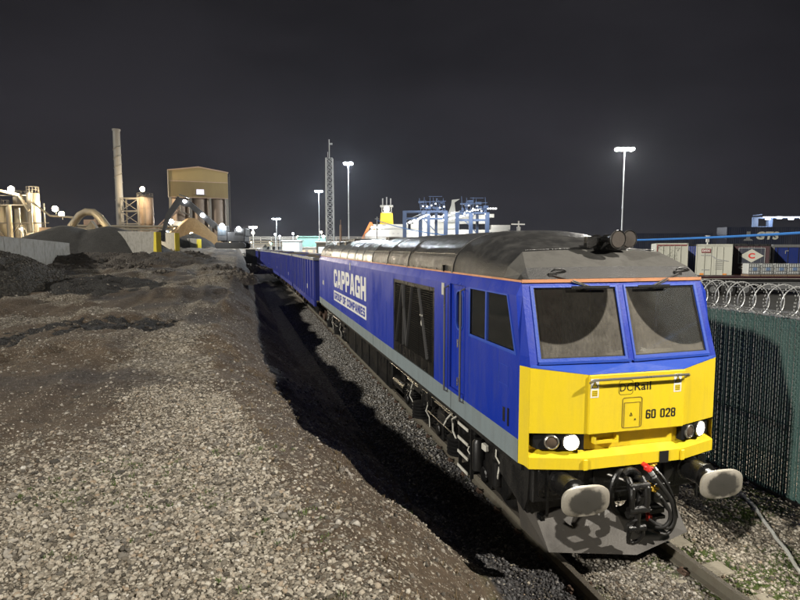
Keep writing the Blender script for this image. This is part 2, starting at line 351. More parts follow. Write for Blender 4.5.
def block_text(text, name, parent, fn, u0, u1, v0, v1, mat, gap=1.3, t=(0, .002, 0)):
    """block capitals, every letter a part of its own"""
    W = sum(GL[c][0] + gap for c in text) - gap; x = 0
    for c in text:
        w, loops = GL[c]
        if loops:
            flat = [[Vector((u0 + (x + p[0]) / W * (u1 - u0), v0 + p[1] / 14 * (v1 - v0), 0)) for p in L] for L in loops]
            tri = tessellate_polygon(flat); pts = [p for L in flat for p in L]; bm = bmesh.new(); vv = [bm.verts.new(p) for p in pts]
            for f in tri: bm.faces.new([vv[q] for q in f])
            if v0 < 2.5 < v1: bmesh.ops.bisect_plane(bm, geom=bm.verts[:] + bm.edges[:] + bm.faces[:], plane_co=(0, 2.5, 0), plane_no=(0, 1, 0))
            for q in bm.verts: q.co = Vector(fn(q.co.x, q.co.y))
            me = bpy.data.meshes.new(name); bm.to_mesh(me); bm.free(); me.materials.append(mat); o = bpy.data.objects.new(name, me); COL.objects.link(o); o.parent = parent
        x += w + gap
# ------------------------------------------------------------------ numpy noise and terrain
_tab = rng.random((256, 256))
def vnoise(x, y):
    xi = np.floor(x).astype(int); yi = np.floor(y).astype(int); fx = x - xi; fy = y - yi
    fx = fx * fx * (3 - 2 * fx); fy = fy * fy * (3 - 2 * fy)
    a = _tab[xi % 256, yi % 256]; b = _tab[(xi + 1) % 256, yi % 256]; c = _tab[xi % 256, (yi + 1) % 256]; d = _tab[(xi + 1) % 256, (yi + 1) % 256]
    return (a * (1 - fx) + b * fx) * (1 - fy) + (c * (1 - fx) + d * fx) * fy
def fbm(x, y, s, o=4):
    r = 0; a = .5; t = 0
    for i in range(o):
        r = r + a * vnoise(x * s + 17.3 * i, y * s + 5.1 * i); t += a; a *= .5; s *= 2.03
    return r / t
def sstep(a, b, x): t = np.clip((x - a) / (b - a), 0, 1); return t * t * (3 - 2 * t)
CY = [-12, -2.4, -1.7, -.3, 1.8, 3.2, 5.2, 7.4, 10.6, 16, 26, 60, 120, 200, 400]; CX = [-3.3, -3.5, -3.65, -3.9, -4.15, -4.45, -4.9, -5.1, -5.3, -5.38, -5.4, -5.9, -7.3, -13, -30]
TY = [-12, -2, 0, 2.4, 5, 8.5, 12.5, 20, 38, 60, 120, 200, 400]; TX = [-1.25, -1.35, -1.45, -1.75, -1.95, -2.25, -2.75, -3.1, -3.4, -3.7, -5.3, -10, -27]
def H(x, y):
    x = np.asarray(x, float); y = np.asarray(y, float)
    w = (fbm(x, y, .9, 3) - .5)
    xc = np.interp(y, CY, CX) + w * .32; xt = np.interp(y, TY, TX) + w * .25
    rise = np.interp(y, [-20, 3, 20, 45, 70, 95, 140, 175, 230], [1.38, 1.38, 1.55, 2.15, 2.9, 3.55, 3.7, 3.0, 1.5])
    zp = rise + (fbm(x + 40, y, .35, 4) - .5) * .34 + (fbm(x, y + 9, .12, 3) - .5) * .5 * sstep(5, 15, y)
    hum = sstep(.58, .72, fbm(x + 3, y * .8 + 71, .5, 4)) * .22 * sstep(3, 10, y)
    zp = zp + hum
    for xr, wv in ((-6.6, .55), (-8.5, .55), (-10.6, .9), (-12.5, .9)):
        dx = x - (xr - .035 * y + wv * np.sin(y / 7.5 + xr * .2)); zp = zp - (.07 * np.exp(-(dx / .24) ** 2) - .03 * np.exp(-((np.abs(dx) - .42) / .13) ** 2)) * sstep(-1, 3, y) * (.5 + .9 * fbm(x, y, .4, 2)) * (1 - sstep(70, 90, y))
    zp = zp * (1 - sstep(200, 330, y)) + .9 * sstep(200, 330, y)
    t = np.clip((x - xc) / (xt - xc), 0, 1); S = .55 * t + .45 * (t * t * (3 - 2 * t))
    S = S - .05 * np.sin(t * PI) + (fbm(x, y, 1.6, 4) - .5) * .14 * np.sin(t * PI)
    bed = -.27 + .115 * sstep(-2.2, -1.3, x) + (fbm(x, y, 1.1, 3) - .5) * .08 * (1 - .7 * sstep(-1.7, -1.2, x))
    right = -.185 + (fbm(x, y, .9, 4) - .5) * .12 * sstep(1.2, 2, x) + .03 * sstep(1.2, 2.2, x)
    right = right * (1 - sstep(3.9, 4.6, x)) + -.16 * sstep(3.9, 4.6, x)
    bed = np.where(x > 0, right, bed)
    z = zp * (1 - S) + bed * S
    z = z + (fbm(x, y, 6, 3) - .5) * .035 * (1 - sstep(3.5, 4, x))
    return z
def zones(x, y):
    """what lies on the ground: pale stone, brown earth, moss, dark ballast"""
    xc = np.interp(y, CY, CX); xt = np.interp(y, TY, TX)
    n = fbm(x + 11, y - 5, .55, 4); n2 = fbm(x - 31, y + 3, 1.4, 4)
    plate = x < xc + .35
    # pale gravel in the foreground, and along the crest
    fore = 1 - sstep(-.6, 2.6, y + (n - .5) * 5 + (x + 4.6) * -.25)
    crest = (1 - sstep(.3, 1.6, np.abs(x - xc + .75) + (n2 - .5) * 1.5)) * .8
    far = sstep(6, 14, y) * sstep(.45, .58, n) * .7
    grav = np.maximum(np.maximum(fore, crest * sstep(-2, 4, y) * .9), far)
    ft = sstep(.52, .62, fbm(x * .5 + 3, y * .33 + 8, .55, 4)) * sstep(3, 6, y)
    grav = grav * (1 - ft * .9)
    slope = (x > xc - .1) & (x < xt + .15)
    tt = np.clip((x - xc) / (xt - xc), 0, 1)
    foot = (1 - sstep(-.05, .3, tt + (n2 - .5) * .5)) * (1 - sstep(-1., 2.5, y)) 
    grav = grav * (1 - .85 * sstep(-.45, .1, x - xc + (n2 - .5) * .9) * sstep(-3.2, -1.2, y + (n - .5)))
    foot = foot * (1 - .8 * sstep(-3.2, -1.2, y))
    grav = np.where(slope, np.maximum(foot * .9, .025 + .10 * sstep(.5, .64, n2)), grav)
    rt = x > 1.0
    grav = np.where(rt, .75 * sstep(.3, .5, n2 + .08), grav)
    grav = np.where((x > -.75) & (x < .75), .55, grav)
    grav = np.where((x > xt + .1) & (x < -.7) & (y > 1), .75 * sstep(1.5, 5, y), grav)
    moss = np.where((x > -.9) & (x < 3.7), sstep(.44, .62, fbm(x, y + 30, 1.1, 4)) * (y < 6), sstep(.66, .78, fbm(x + 5, y, .9, 4)) * .5 * (1 - sstep(-.5, 2, y)))
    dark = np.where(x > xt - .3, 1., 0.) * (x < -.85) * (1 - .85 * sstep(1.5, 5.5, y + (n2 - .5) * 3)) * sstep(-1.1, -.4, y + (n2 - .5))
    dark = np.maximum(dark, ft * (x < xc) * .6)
    return grav, moss, dark
def grid_mesh(name, xs, ys, zf, mat, kind=None):
    X, Y = np.meshgrid(xs, ys); Z = zf(X, Y); nx, ny = len(xs), len(ys)
    co = np.stack([X, Y, Z], -1).reshape(-1, 3).astype(np.float32)
    i = np.arange(nx * ny).reshape(ny, nx); q = np.stack([i[:-1, :-1], i[:-1, 1:], i[1:, 1:], i[1:, :-1]], -1).reshape(-1, 4)
    me = bpy.data.meshes.new(name); me.vertices.add(len(co)); me.vertices.foreach_set('co', co.ravel())
    me.loops.add(q.size); me.loops.foreach_set('vertex_index', q.ravel().astype(np.int32))
    me.polygons.add(len(q)); me.polygons.foreach_set('loop_start', (np.arange(len(q)) * 4).astype(np.int32))
    me.update(calc_edges=True); me.validate(); me.materials.append(mat)
    me.polygons.foreach_set('use_smooth', np.ones(len(q), bool))
    o = bpy.data.objects.new(name, me); COL.objects.link(o)
    if kind: o['kind'] = kind
    return o, X.ravel(), Y.ravel()
def spaced(lo, a, b, hi, d, k=1.028):
    c = list(np.arange(a, b, d)); s = d; p = a; L = []
    while p > lo: s *= k; p -= s; L.append(p)
    s = d; p = c[-1]; Rr = []
    while p < hi: s *= k; p += s; Rr.append(p)
    return np.array(L[::-1] + c + Rr)
# ground material
m = nodes('yard_ground'); g = G(m); gp = g.add('ShaderNodeNewGeometry').outputs['Position']
zc = g.add('ShaderNodeVertexColor', layer_name='zone').outputs[0]; sp = g.add('ShaderNodeSeparateColor', {0: zc})
vo = g.add('ShaderNodeTexVoronoi', {'Vector': gp, 'Scale': 24.}); vo2 = g.add('ShaderNodeTexVoronoi', {'Vector': gp, 'Scale': 60.})
vo3 = g.add('ShaderNodeTexVoronoi', {'Vector': gp, 'Scale': 9.})
cellr = g.add('ShaderNodeSeparateColor', {0: vo.outputs['Color']}); cellr2 = g.add('ShaderNodeSeparateColor', {0: vo2.outputs['Color']})
big = g.noise(.8, 6, .6, vec=gp); mid = g.noise(5, 6, .65, vec=gp); fine = g.noise(40, 4, .7, vec=gp)
earth = g.ramp(mid, [(.25, (.045, .033, .022)), (.5, (.098, .070, .046)), (.75, (.165, .125, .085))])
earth = g.mix(g.math('MULTIPLY', big, .6), earth, (.06, .052, .044))
peb = g.ramp(cellr.outputs[0], [(0, (.08, .07, .055)), (.3, (.17, .145, .11)), (.7, (.28, .25, .2)), (1, (.40, .37, .31))])
peb2 = g.ramp(cellr2.outputs[0], [(0, (.05, .043, .035)), (.5, (.15, .13, .1)), (1, (.34, .31, .26))])
isp = g.math('LESS_THAN', cellr.outputs[1], g.math('MULTIPLY', sp.outputs[0], .85))
isp2 = g.math('LESS_THAN', cellr2.outputs[1], g.math('ADD', g.math('MULTIPLY', sp.outputs[0], .65), .10))
col = g.mix(isp2, earth, peb2); col = g.mix(isp, col, peb)
mossc = g.mix(fine, (.035, .05, .012), (.09, .12, .03))
col = g.mix(g.math('MULTIPLY', sp.outputs[1], g.math('GREATER_THAN', mid, .45)), col, mossc)
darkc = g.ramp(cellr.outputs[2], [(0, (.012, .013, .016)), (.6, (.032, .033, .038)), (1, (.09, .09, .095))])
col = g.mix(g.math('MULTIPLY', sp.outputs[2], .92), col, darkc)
h = g.math('ADD', g.math('MULTIPLY', g.math('SUBTRACT', .5, vo.outputs['Distance']), g.math('ADD', g.math('MULTIPLY', isp, .8), .15)), g.math('MULTIPLY', fine, .35))
h = g.math('ADD', h, g.math('MULTIPLY', g.math('SUBTRACT', .5, vo2.outputs['Distance']), .3))
bp = g.add('ShaderNodeBump', {'Strength': .9, 'Distance': .035, 'Height': h}).outputs[0]
g.out(g.add('ShaderNodeBsdfPrincipled', {'Base Color': col, 'Roughness': .93, 'Normal': bp, 'Specular IOR Level': .25}).outputs[0])
M['ground'] = m
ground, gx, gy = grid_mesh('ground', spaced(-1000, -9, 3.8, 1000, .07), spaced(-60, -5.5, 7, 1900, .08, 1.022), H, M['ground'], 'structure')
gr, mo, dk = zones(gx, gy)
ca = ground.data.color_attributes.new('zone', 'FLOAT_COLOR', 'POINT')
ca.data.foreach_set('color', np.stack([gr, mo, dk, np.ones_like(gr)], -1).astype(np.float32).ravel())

m = nodes('asphalt'); g = G(m); gp = g.add('ShaderNodeNewGeometry').outputs['Position']
a = g.noise(.5, 6, .6, vec=gp); b = g.noise(60, 3, .6, vec=gp)
c = g.mix(a, (.045, .045, .044), (.10, .098, .09)); c = g.mix(g.math('MULTIPLY', b, .5), c, (.14, .135, .125))
g.out(g.add('ShaderNodeBsdfPrincipled', {'Base Color': c, 'Roughness': g.math('ADD', .55, g.math('MULTIPLY', a, .4)), 'Normal': g.add('ShaderNodeBump', {'Strength': .5, 'Distance': .01, 'Height': b}).outputs[0]}).outputs[0])
M['asphalt'] = m
yard, _, _ = grid_mesh('asphalt_yard', np.array([5.2, 20, 60, 150, 300]), np.array([-60., -20, 0, 30, 80, 150, 260]), lambda X, Y: X * 0 - .13, m, 'structure')
m = nodes('dark_water'); g = G(m)
g.out(g.add('ShaderNodeBsdfPrincipled', {'Base Color': (.01, .013, .02, 1), 'Roughness': .12, 'Normal': g.add('ShaderNodeBump', {'Strength': .4, 'Distance': .3, 'Height': g.noise(.25, 4, .6)}).outputs[0]}).outputs[0])
grid_mesh('river_water', np.array([-600., 0, 600, 900]), np.array([395., 800, 1500, 1900]), lambda X, Y: X * 0 + 1.25, m, 'structure')

# ------------------------------------------------------------------ loose stones (real geometry, far too many to count)
ico = bmesh.new(); bmesh.ops.create_icosphere(ico, subdivisions=1, radius=1)
IV = np.array([v.co[:] for v in ico.verts]); IF = np.array([[v.index for v in f.verts] for f in ico.faces]); ico.free()
OV = np.array([[1, 0, 0], [-1, 0, 0], [0, 1, 0], [0, -1, 0], [0, 0, 1], [0, 0, -1]], float)
OF = np.array([[0, 2, 4], [2, 1, 4], [1, 3, 4], [3, 0, 4], [2, 0, 5], [1, 2, 5], [3, 1, 5], [0, 3, 5]])
def stones(name, pos, size, mat, tone, low=False, parent=None, flat=.65, sink=.25, kind='stuff'):
    V, Fc = (OV, OF) if low else (IV, IF); n = len(pos)
    if n == 0: return None
    nv = 8; var = []
    for k in range(nv):      # eight different broken stones
        q = V * (1 + (rng.random((len(V), 1)) - .5) * .62) + (rng.random(V.shape) - .5) * .22; var.append(q)
    var = np.array(var); idx = rng.integers(0, nv, n)
    P = var[idx] * np.stack([np.ones(n), .65 + .4 * rng.random(n), flat * (.7 + .5 * rng.random(n))], -1)[:, None, :]
    a = rng.random(n) * 2 * PI; tl = (rng.random(n) - .5) * 1.1; tb = (rng.random(n) - .5) * 1.1
    def rot(P, ang, i, j):
        c, s = np.cos(ang)[:, None], np.sin(ang)[:, None]; Q = P.copy()
        Q[:, :, i] = P[:, :, i] * c - P[:, :, j] * s; Q[:, :, j] = P[:, :, i] * s + P[:, :, j] * c; return Q
    P = rot(rot(rot(P, tl, 1, 2), tb, 0, 2), a, 0, 1) * size[:, None, None]
    P = P + pos[:, None, :]; P[:, :, 2] += (size * flat * (1 - sink * 2) * .5)[:, None]
    F = (Fc[None] + (np.arange(n) * len(V))[:, None, None]).reshape(-1, 3); co = P.reshape(-1, 3).astype(np.float32)
    me = bpy.data.meshes.new(name); me.vertices.add(len(co)); me.vertices.foreach_set('co', co.ravel())
    me.loops.add(F.size); me.loops.foreach_set('vertex_index', F.ravel().astype(np.int32))
    me.polygons.add(len(F)); me.polygons.foreach_set('loop_start', (np.arange(len(F)) * 3).astype(np.int32)); me.update(calc_edges=True)
    at = me.attributes.new('tone', 'FLOAT', 'POINT'); at.data.foreach_set('value', np.repeat(tone, len(V)).astype(np.float32))
    me.materials.append(mat); o = bpy.data.objects.new(name, me); COL.objects.link(o)
    if kind: o['kind'] = kind
    if parent: o.parent = parent
    return o
def scatter(n, x0, x1, y0, y1, keep):
    x = x0 + (x1 - x0) * rng.random(n); y = y0 + (y1 - y0) * rng.random(n); k = keep(x, y) > rng.random(n)
    x, y = x[k], y[k]; return np.stack([x, y, H(x, y)], -1)
def wedge(x, y, m_=1.0):          # the part of the ground the photograph can see, with a margin
    dx, dy = x - CAM.x, y - CAM.y; d = dx * math.sin(YAW) + dy * math.cos(YAW); a = dx * math.cos(YAW) - dy * math.sin(YAW)
    return (np.abs(a) < d * .72 + m_) & (d > .8)
PALE = [(0, (.045, .041, .034)), (.15, (.13, .115, .092)), (.35, (.27, .24, .19)), (.6, (.41, .37, .305)), (.84, (.55, .51, .43)), (.965, (.30, .225, .15)), (1, (.68, .66, .61))]
GREYS = [(0, (.04, .038, .034)), (.35, (.12, .11, .095)), (.7, (.24, .22, .19)), (1, (.46, .43, .38))]
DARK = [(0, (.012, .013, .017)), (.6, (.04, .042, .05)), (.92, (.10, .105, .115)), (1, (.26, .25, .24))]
M['pale'] = stone_mat('pale_stone', PALE); M['greystone'] = stone_mat('grey_stone', GREYS); M['ballaststone'] = stone_mat('ballast_stone', [(0, (.05, .049, .046)), (.35, (.15, .147, .14)), (.7, (.28, .275, .262)), (1, (.5, .49, .47))]); M['darkstone'] = stone_mat('dark_stone', DARK, .7)
def lay(name, n, box, keep, smin, smax, mat, low=False, label=None):
    p = scatter(n, *box, keep)
    sz = smin + (smax - smin) * rng.random(len(p)) ** 2.2
    o = stones(name, p, sz, M[mat], rng.random(len(p)), low)
    if o: tag(o, label, 'gravel')
    return o
lay('gravel', 52000, (-9.5, -1.1, -3.6, 4.6), lambda x, y: wedge(x, y, .6) * zones(x, y)[0] * 1.0, .012, .030, 'pale', label='pale broken gravel covering the bank in the foreground')
lay('gravel', 130000, (-9.5, -1.1, -3.6, 4.6), lambda x, y: wedge(x, y, .4) * (zones(x, y)[0] * 1.0 + .06), .006, .021, 'pale', True, label='fine pale chippings filling in between the gravel of the foreground bank')
lay('gravel', 34000, (-15, -1.5, -1.5, 16), lambda x, y: wedge(x, y, .4) * (x < np.interp(y, TY, TX)) * (.19 + .8 * zones(x, y)[0]) * (1 - .75 * zones(x, y)[2]), .012, .042, 'greystone', True, label='loose grey stones strewn over the brown earth of the bank')
lay('gravel', 26000, (-26, -3.2, 13, 60), lambda x, y: wedge(x, y, .4) * (x < np.interp(y, CY, CX) + .8) * (.05 + .9 * zones(x, y)[0]), .02, .06, 'greystone', True, label='grey stones scattered on the far part of the haul road')
lay('gravel', 420, (-9, -1.6, -3.2, 9), lambda x, y: wedge(x, y, .3) * (x < np.interp(y, TY, TX)) * .8, .03, .06, 'greystone', True, label='scattered larger lumps of stone on the bank')
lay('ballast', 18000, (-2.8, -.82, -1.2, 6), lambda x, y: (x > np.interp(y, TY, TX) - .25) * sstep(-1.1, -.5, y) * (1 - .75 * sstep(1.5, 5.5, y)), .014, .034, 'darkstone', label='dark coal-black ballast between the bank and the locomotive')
lay('ballast', 30000, (-2.9, -.82, 2, 34), lambda x, y: (x > np.interp(y, TY, TX) - .1) * (x > -1.9 - .02 * y) * sstep(1.5, 5.5, y), .018, .042, 'ballaststone', True, label='grey ballast along the far side of the train')
lay('ballast', 20000, (.83, 3.9, -4, 3.4), lambda x, y: .2 + zones(x, y)[0], .010, .032, 'pale', label='pale ballast between the right rail and the fence')
lay('ballast', 9500, (-.72, .72, -4, 2), lambda x, y: .9 * (1 - .5 * zones(x, y)[1]), .010, .032, 'greystone', label='mixed ballast lying between the two rails')
lay('ballast', 3500, (-1.7, -.83, -4, -.6), lambda x, y: 1. + 0 * x, .010, .032, 'pale', label='pale ballast just outside the left rail in front of the train')

# tufts of dry grass and weed
m = nodes('dry_grass'); g = G(m); at = g.add('ShaderNodeAttribute', attribute_name='tone').outputs['Fac']
g.out(g.add('ShaderNodeBsdfPrincipled', {'Base Color': g.ramp(at, [(0, (.05, .085, .02)), (.35, (.10, .15, .035)), (.5, (.13, .095, .05)), (1, (.21, .155, .085))]), 'Roughness': .8}).outputs[0]); M['grass'] = m
def tufts(name, cx, cy, hh, tone, nb, label):
    V = []; F = []; T = []
    z = H(cx, cy)
    for i in range(len(cx)):
        for b in range(nb):
            a = random.random() * 2 * PI; r = random.random() * .05; h_ = hh[i] * (.4 + random.random()); l = random.random() * .7 * h_
            x, y = cx[i] + math.cos(a) * r, cy[i] + math.sin(a) * r; w = .003 + .003 * random.random(); a2 = random.random() * PI
            o = len(V); dx, dy = math.cos(a2) * w, math.sin(a2) * w; lx, ly = math.cos(a) * l, math.sin(a) * l
            V += [(x - dx, y - dy, z[i] - .01), (x + dx, y + dy, z[i] - .01), (x + lx * .4 + dx * .7, y + ly * .4 + dy * .7, z[i] + h_ * .6), (x + lx * .4 - dx * .7, y + ly * .4 - dy * .7, z[i] + h_ * .6), (x + lx, y + ly, z[i] + h_)]
            F += [(o, o + 1, o + 2, o + 3), (o + 3, o + 2, o + 4)]; t_ = min(1, max(0, tone[i] + random.uniform(-.1, .1))); T += [t_] * 5
    me = bpy.data.meshes.new(name); me.from_pydata(V, [], F); at = me.attributes.new('tone', 'FLOAT', 'POINT'); at.data.foreach_set('value', T)
    me.materials.append(M['grass']); o = bpy.data.objects.new(name, me); COL.objects.link(o); return tag(o, label, 'grass', kind='stuff')
q = scatter(900, -5.3, -1.9, -3, 8, lambda x, y: (x > np.interp(y, CY, CX) - .3) * (.2 + sstep(.5, .7, fbm(x, y, 1.3, 3))))
tufts('dry_grass', q[:, 0], q[:, 1], .015 + .05 * rng.random(len(q)) ** 2, .55 + .45 * rng.random(len(q)), 12, 'dry straw-coloured grass tufts along the edge of the bank')
q = scatter(700, -6.5, -2.2, -4.4, 1, lambda x, y: sstep(.52, .7, fbm(x + 5, y, .9, 4)))
tufts('weeds', q[:, 0], q[:, 1], .012 + .03 * rng.random(len(q)), .3 * rng.random(len(q)), 12, 'small green weeds growing between the foreground stones')
q = scatter(4200, -.7, 3.5, -3.5, 2.5, lambda x, y: zones(x, y)[1] * ((x > .9) | (x < .7)))
tufts('weeds', q[:, 0], q[:, 1], .01 + .02 * rng.random(len(q)), .28 * rng.random(len(q)), 12, 'mossy green weeds growing in the ballast by the right rail')

# ------------------------------------------------------------------ railway track
def tx(y): return 0.0 if y < 22 else -(y - 22) ** 2 / 2800
track = thing('railway_track', (0, 0, -.2), 0, 'single railway line running beneath the blue locomotive and its wagons', 'railway track'); track['kind'] = 'structure'
ys = list(np.arange(-8, 22, 2.)) + list(np.arange(22, 170, 3.))
for s in (-1, 1):
    prof = [(-.07, .04), (.07, .04), (.07, .052), (.012, .07), (.012, .155), (.036, .165), (.036, .196), (-.036, .196), (-.036, .165), (-.012, .155), (-.012, .07), (-.07, .052)]
    r = MB(); rings = [[(tx(y) + s * .7525 + p[0], y, p[1]) for p in prof] for y in ys]; r.loft(rings, True)
    ro = r.build('rail', M['railside'], track)
    t = MB(); t.loft([[(tx(y) + s * .7525 + p[0], y, p[1]) for p in ((-.03, .1975), (.03, .1975), (.036, .19), (-.036, .19))] for y in ys], True)
    t.build('rail_head', M['railtop'], ro)
def sleeper_mesh():
    b = MB()
    for s in (-1, 1):
        b.prism([(.42 * s, -.15), (1.3 * s, -.15), (1.27 * s, .04), (.45 * s, .015)], -.13, .13, 'y')
    b.prism([(-.44, -.15), (.44, -.15), (.42, .012), (-.42, .012)], -.115, .115, 'y'); return b
def clip_mesh():
    b = MB()
    for s in (-1, 1):
        for e in (-1, 1):
            x = s * .7525 + e * .115
            b.box((x, 0, .055), (.075, .12, .03)); b.tube([(x - e * .03, -.05, .07), (x + e * .02, -.03, .1), (x + e * .02, .03, .1), (x - e * .03, .05, .07)], .012, 6)
            b.lathe([(.018, .05), (.018, .12)], (x + e * .02, 0, 0), 'z', 6)
    return b
sl0 = sleeper_mesh().build('sleeper', M['sleeper'], track, loc=(0, 0, 0), bevel=.008)
cl0 = clip_mesh().build('rail_clips', M['rust'], sl0)
first = True
for k in range(62):
    y = -3.75 + k * .68; a = math.atan2(-(max(0, y - 22)) / 1400, 1)
    if first: sl = sl0; first = False
    else: sl = copy_part(sl0, track); copy_part(cl0, sl)
    sl.location = (tx(y), y, 0); sl.rotation_euler = (0, 0, -a)

# ------------------------------------------------------------------ the locomotive
loco = thing('locomotive', (0, 0, 0), 0, 'blue diesel locomotive with yellow front end and lit headlights standing beside the bank', 'locomotive')
def sx(z): return 1.32 if z <= 3.18 else 1.32 - .077 * (z - 3.18) / .15
def side(s): return lambda y, z: (s * sx(z), y, z)
def side_out(s, d): return lambda y, z: (s * (sx(z) + d), y, z)
def rrect(y0, y1, z0, z1, r, n=4):
    P = []
    for cx_, cz_, a0 in ((y1 - r, z1 - r, 0), (y0 + r, z1 - r, 90), (y0 + r, z0 + r, 180), (y1 - r, z0 + r, 270)):
        for k in range(n + 1):
            a = R_(a0 + 90 * k / n); P.append((cx_ + r * math.cos(a), cz_ + r * math.sin(a)))
    return P
WIN = [(1.69, 3.16), (.50, 3.16), (.27, 2.52), (1.69, 2.52)]
BACK = 20.3
def midz(P):     # extra points so that the panel can bend at z = 2.5
    return P
for s in (-1, 1):
    # the lower and upper parts of the side meet at the bend
    door = (1.93, 2.53, 1.56, 3.22)
    w = MB(); T = (-s * .03, 0, 0)
    # cab side with window, raked front edge
    w.plate([(1.90, 1.5), (1.90, 3.18), (.253, 3.18), (.13, 2.5), (.13, 1.5)], [WIN], side(s), T)
    w.plate([(BACK, 3.18), (BACK, 3.33), (.28, 3.33), (.253, 3.18)], [], side(s), T)
    w.plate([(1.90, 1.5), (2.56, 1.5), (2.56, 1.555), (1.90, 1.555)], [], side(s), T)
    for a, b in ((2.56, 3.33), (6.22, BACK)):
        w.plate([(a, 1.5), (b, 1.5), (b, 3.18), (a, 3.18)], [], side(s), T)
    w.plate([(3.33, 3.06), (6.22, 3.06), (6.22, 3.18), (3.33, 3.18)], [], side(s), T)
    ws = w.build('body_side', M['blue'], loco)
    # grey band along the foot of the body
    gb = MB(); gb.plate([(.135, 1.22), (BACK, 1.22), (BACK, 1.5), (.135, 1.5)], [], lambda y, z: (s * 1.324, y, z), (-s * .05, 0, 0)); gb.build('grey_band', M['grey'], loco)
    sm = MB()
    for yy in (2.46, 8.4, 13.9, 19.4): sm.bb(s * 1.32, s * 1.3265, yy - .006, yy + .006, 1.225, 1.5)
    sm.build('band_joint', M['sign'], loco)
    # panel joints on the body side
    pj = MB()
    for yy in (6.9, 10.3, 13.4, 16.6, 19.5):
        pj.bb(s * 1.321, s * 1.3235, yy - .004, yy + .004, 1.52, 2.5)
    pj.bb(s * 1.321, s * 1.3235, .42, .70, 2.06, 2.064); pj.bb(s * 1.321, s * 1.3235, .42, .70, 2.30, 2.304); pj.bb(s * 1.321, s * 1.3235, .42, .424, 2.06, 2.30); pj.bb(s * 1.321, s * 1.3235, .70, .704, 2.06, 2.30)
    pj.build('panel_joint', M['blue_lit_trim'], loco)
    # orange cantrail line
    ct = MB(); ct.plate([(.27, 3.33), (BACK, 3.33), (BACK, 3.356), (.27, 3.356)], [], lambda y, z: (s * 1.25, y, z), (-s * .03, 0, 0)); ct.build('cantrail', M['orange'], loco)
    # cab door
    dw = rrect(2.06, 2.31, 2.52, 3.08, .09)
    d = MB(); d.plate([(1.91, 1.56), (2.55, 1.56), (2.55, 3.177), (1.91, 3.177)], [dw], side_out(s, -.028), (-s * .03, 0, 0)); dr = d.build('cab_door', M['blue'], loco)
    fr = MB(); fr.plate(rrect(2.035, 2.335, 2.495, 3.105, .11), [dw], side_out(s, -.016), (-s * .014, 0, 0)); fr.build('window_frame', M['blue_lit_trim'], dr)
    gl = MB(); gl.plate(rrect(2.04, 2.33, 2.5, 3.1, .1), [], side_out(s, -.045), (-s * .004, 0, 0)); gl.build('window_pane', M['glassD'], dr)
    for zz in (2.32, 1.74):
        h = MB(); h.tube([(s * 1.30, 2.12, zz + .05), (s * 1.345, 2.12, zz + .05), (s * 1.345, 2.12, zz - .07)], .014, 6); h.lathe([(.03, 0), (.03, s * .02)], (s * 1.30, 2.14, zz), 'x', 10)
        h.build('door_handle', M['chrome'], dr)
    kn = MB(); kn.plate([(2.54, 1.56), (2.57, 1.56), (2.57, 3.178), (2.54, 3.178)], [], side_out(s, .006), (-s * .02, 0, 0)); kn.plate([(1.885, 1.56), (1.915, 1.56), (1.915, 3.178), (1.885, 3.178)], [], side_out(s, .006), (-s * .02, 0, 0))
    kn.build('door_frame', M['blue'], loco)
    for yy in (2.60, 1.90):
        h = MB(); P = [(s * sx(3.14), yy, 3.14), (s * (sx(3.12) + .07), yy, 3.11), (s * (sx(2.5) + .07), yy, 2.5), (s * 1.39, yy, 1.49), (s * 1.32, yy, 1.46)]
        h.tube(P, .017, 8); h.build('handrail', M['silver'], loco, smooth=True)
    # cab side window: frame, divider, panes
    f = MB(); big = [(1.73, 3.178), (.478, 3.178), (.215, 2.48), (1.73, 2.48)]
    f.plate(big, [WIN], side_out(s, .007), (-s * .03, 0, 0)); f.plate([(1.11, 2.52), (1.15, 2.52), (1.15, 3.16), (1.11, 3.16)], [], side_out(s, .006), (-s * .03, 0, 0))
    wf = f.build('side_window', M['blue_lit_trim'], loco)
    gl = MB(); gl.plate([(1.69, 3.16), (1.15, 3.16), (1.15, 2.52), (1.69, 2.52)], [], side_out(s, -.012), (-s * .004, 0, 0)); gl.build('window_pane', M['glassS'], wf)
    gl = MB(); gl.plate([(1.11, 3.16), (.5, 3.16), (.27, 2.52), (1.11, 2.52)], [], side_out(s, -.012), (-s * .004, 0, 0)); gl.build('window_pane', M['glassS'], wf)
    # small vent slots low on the cab side
    v = MB(); v.bb(s * 1.321, s * 1.326, .50, .56, 1.60, 1.78); v.bb(s * 1.321, s * 1.334, .385, .415, 1.58, 1.80); v.build('vent_slot', M['sign'], loco)
    pl = MB(); pl.plate([(2.80, 2.98), (2.92, 2.98), (2.92, 3.17), (2.80, 3.17)], [], side_out(s, .004), (s * .01, 0, 0)); pl.build('marker_plate', M['offwhite'], loco)
    # radiator grille
    gf = MB(); gf.plate([(3.33, 1.503), (6.22, 1.503), (6.22, 3.06), (3.33, 3.06)], [[(3.43, 1.72), (6.12, 1.72), (6.12, 2.99), (3.43, 2.99)]], lambda y, z: (s * 1.312, y, z), (-s * .05, 0, 0))
    grl = gf.build('air_intake_grille', M['black2'], loco)
    bk = MB(); bk.bb(s * 1.14, s * 1.16, 3.4, 6.15, 1.6, 3.02); bk.build('grille_backing', M['sign'], grl)
    lv0 = MB().prism([(0, 0), (-s * .03, .016), (-s * .03, .021), (0, .007)], 3.43, 6.12, 'y').build('louvre_slat', M['black2'], grl, loc=(0, 0, 0))
    nL = 31
    for k in range(nL):
        o = lv0 if k == 0 else copy_part(lv0, grl)
        o.location = (s * 1.303, 0, 1.725 + k * 1.255 / nL)
    br = MB()
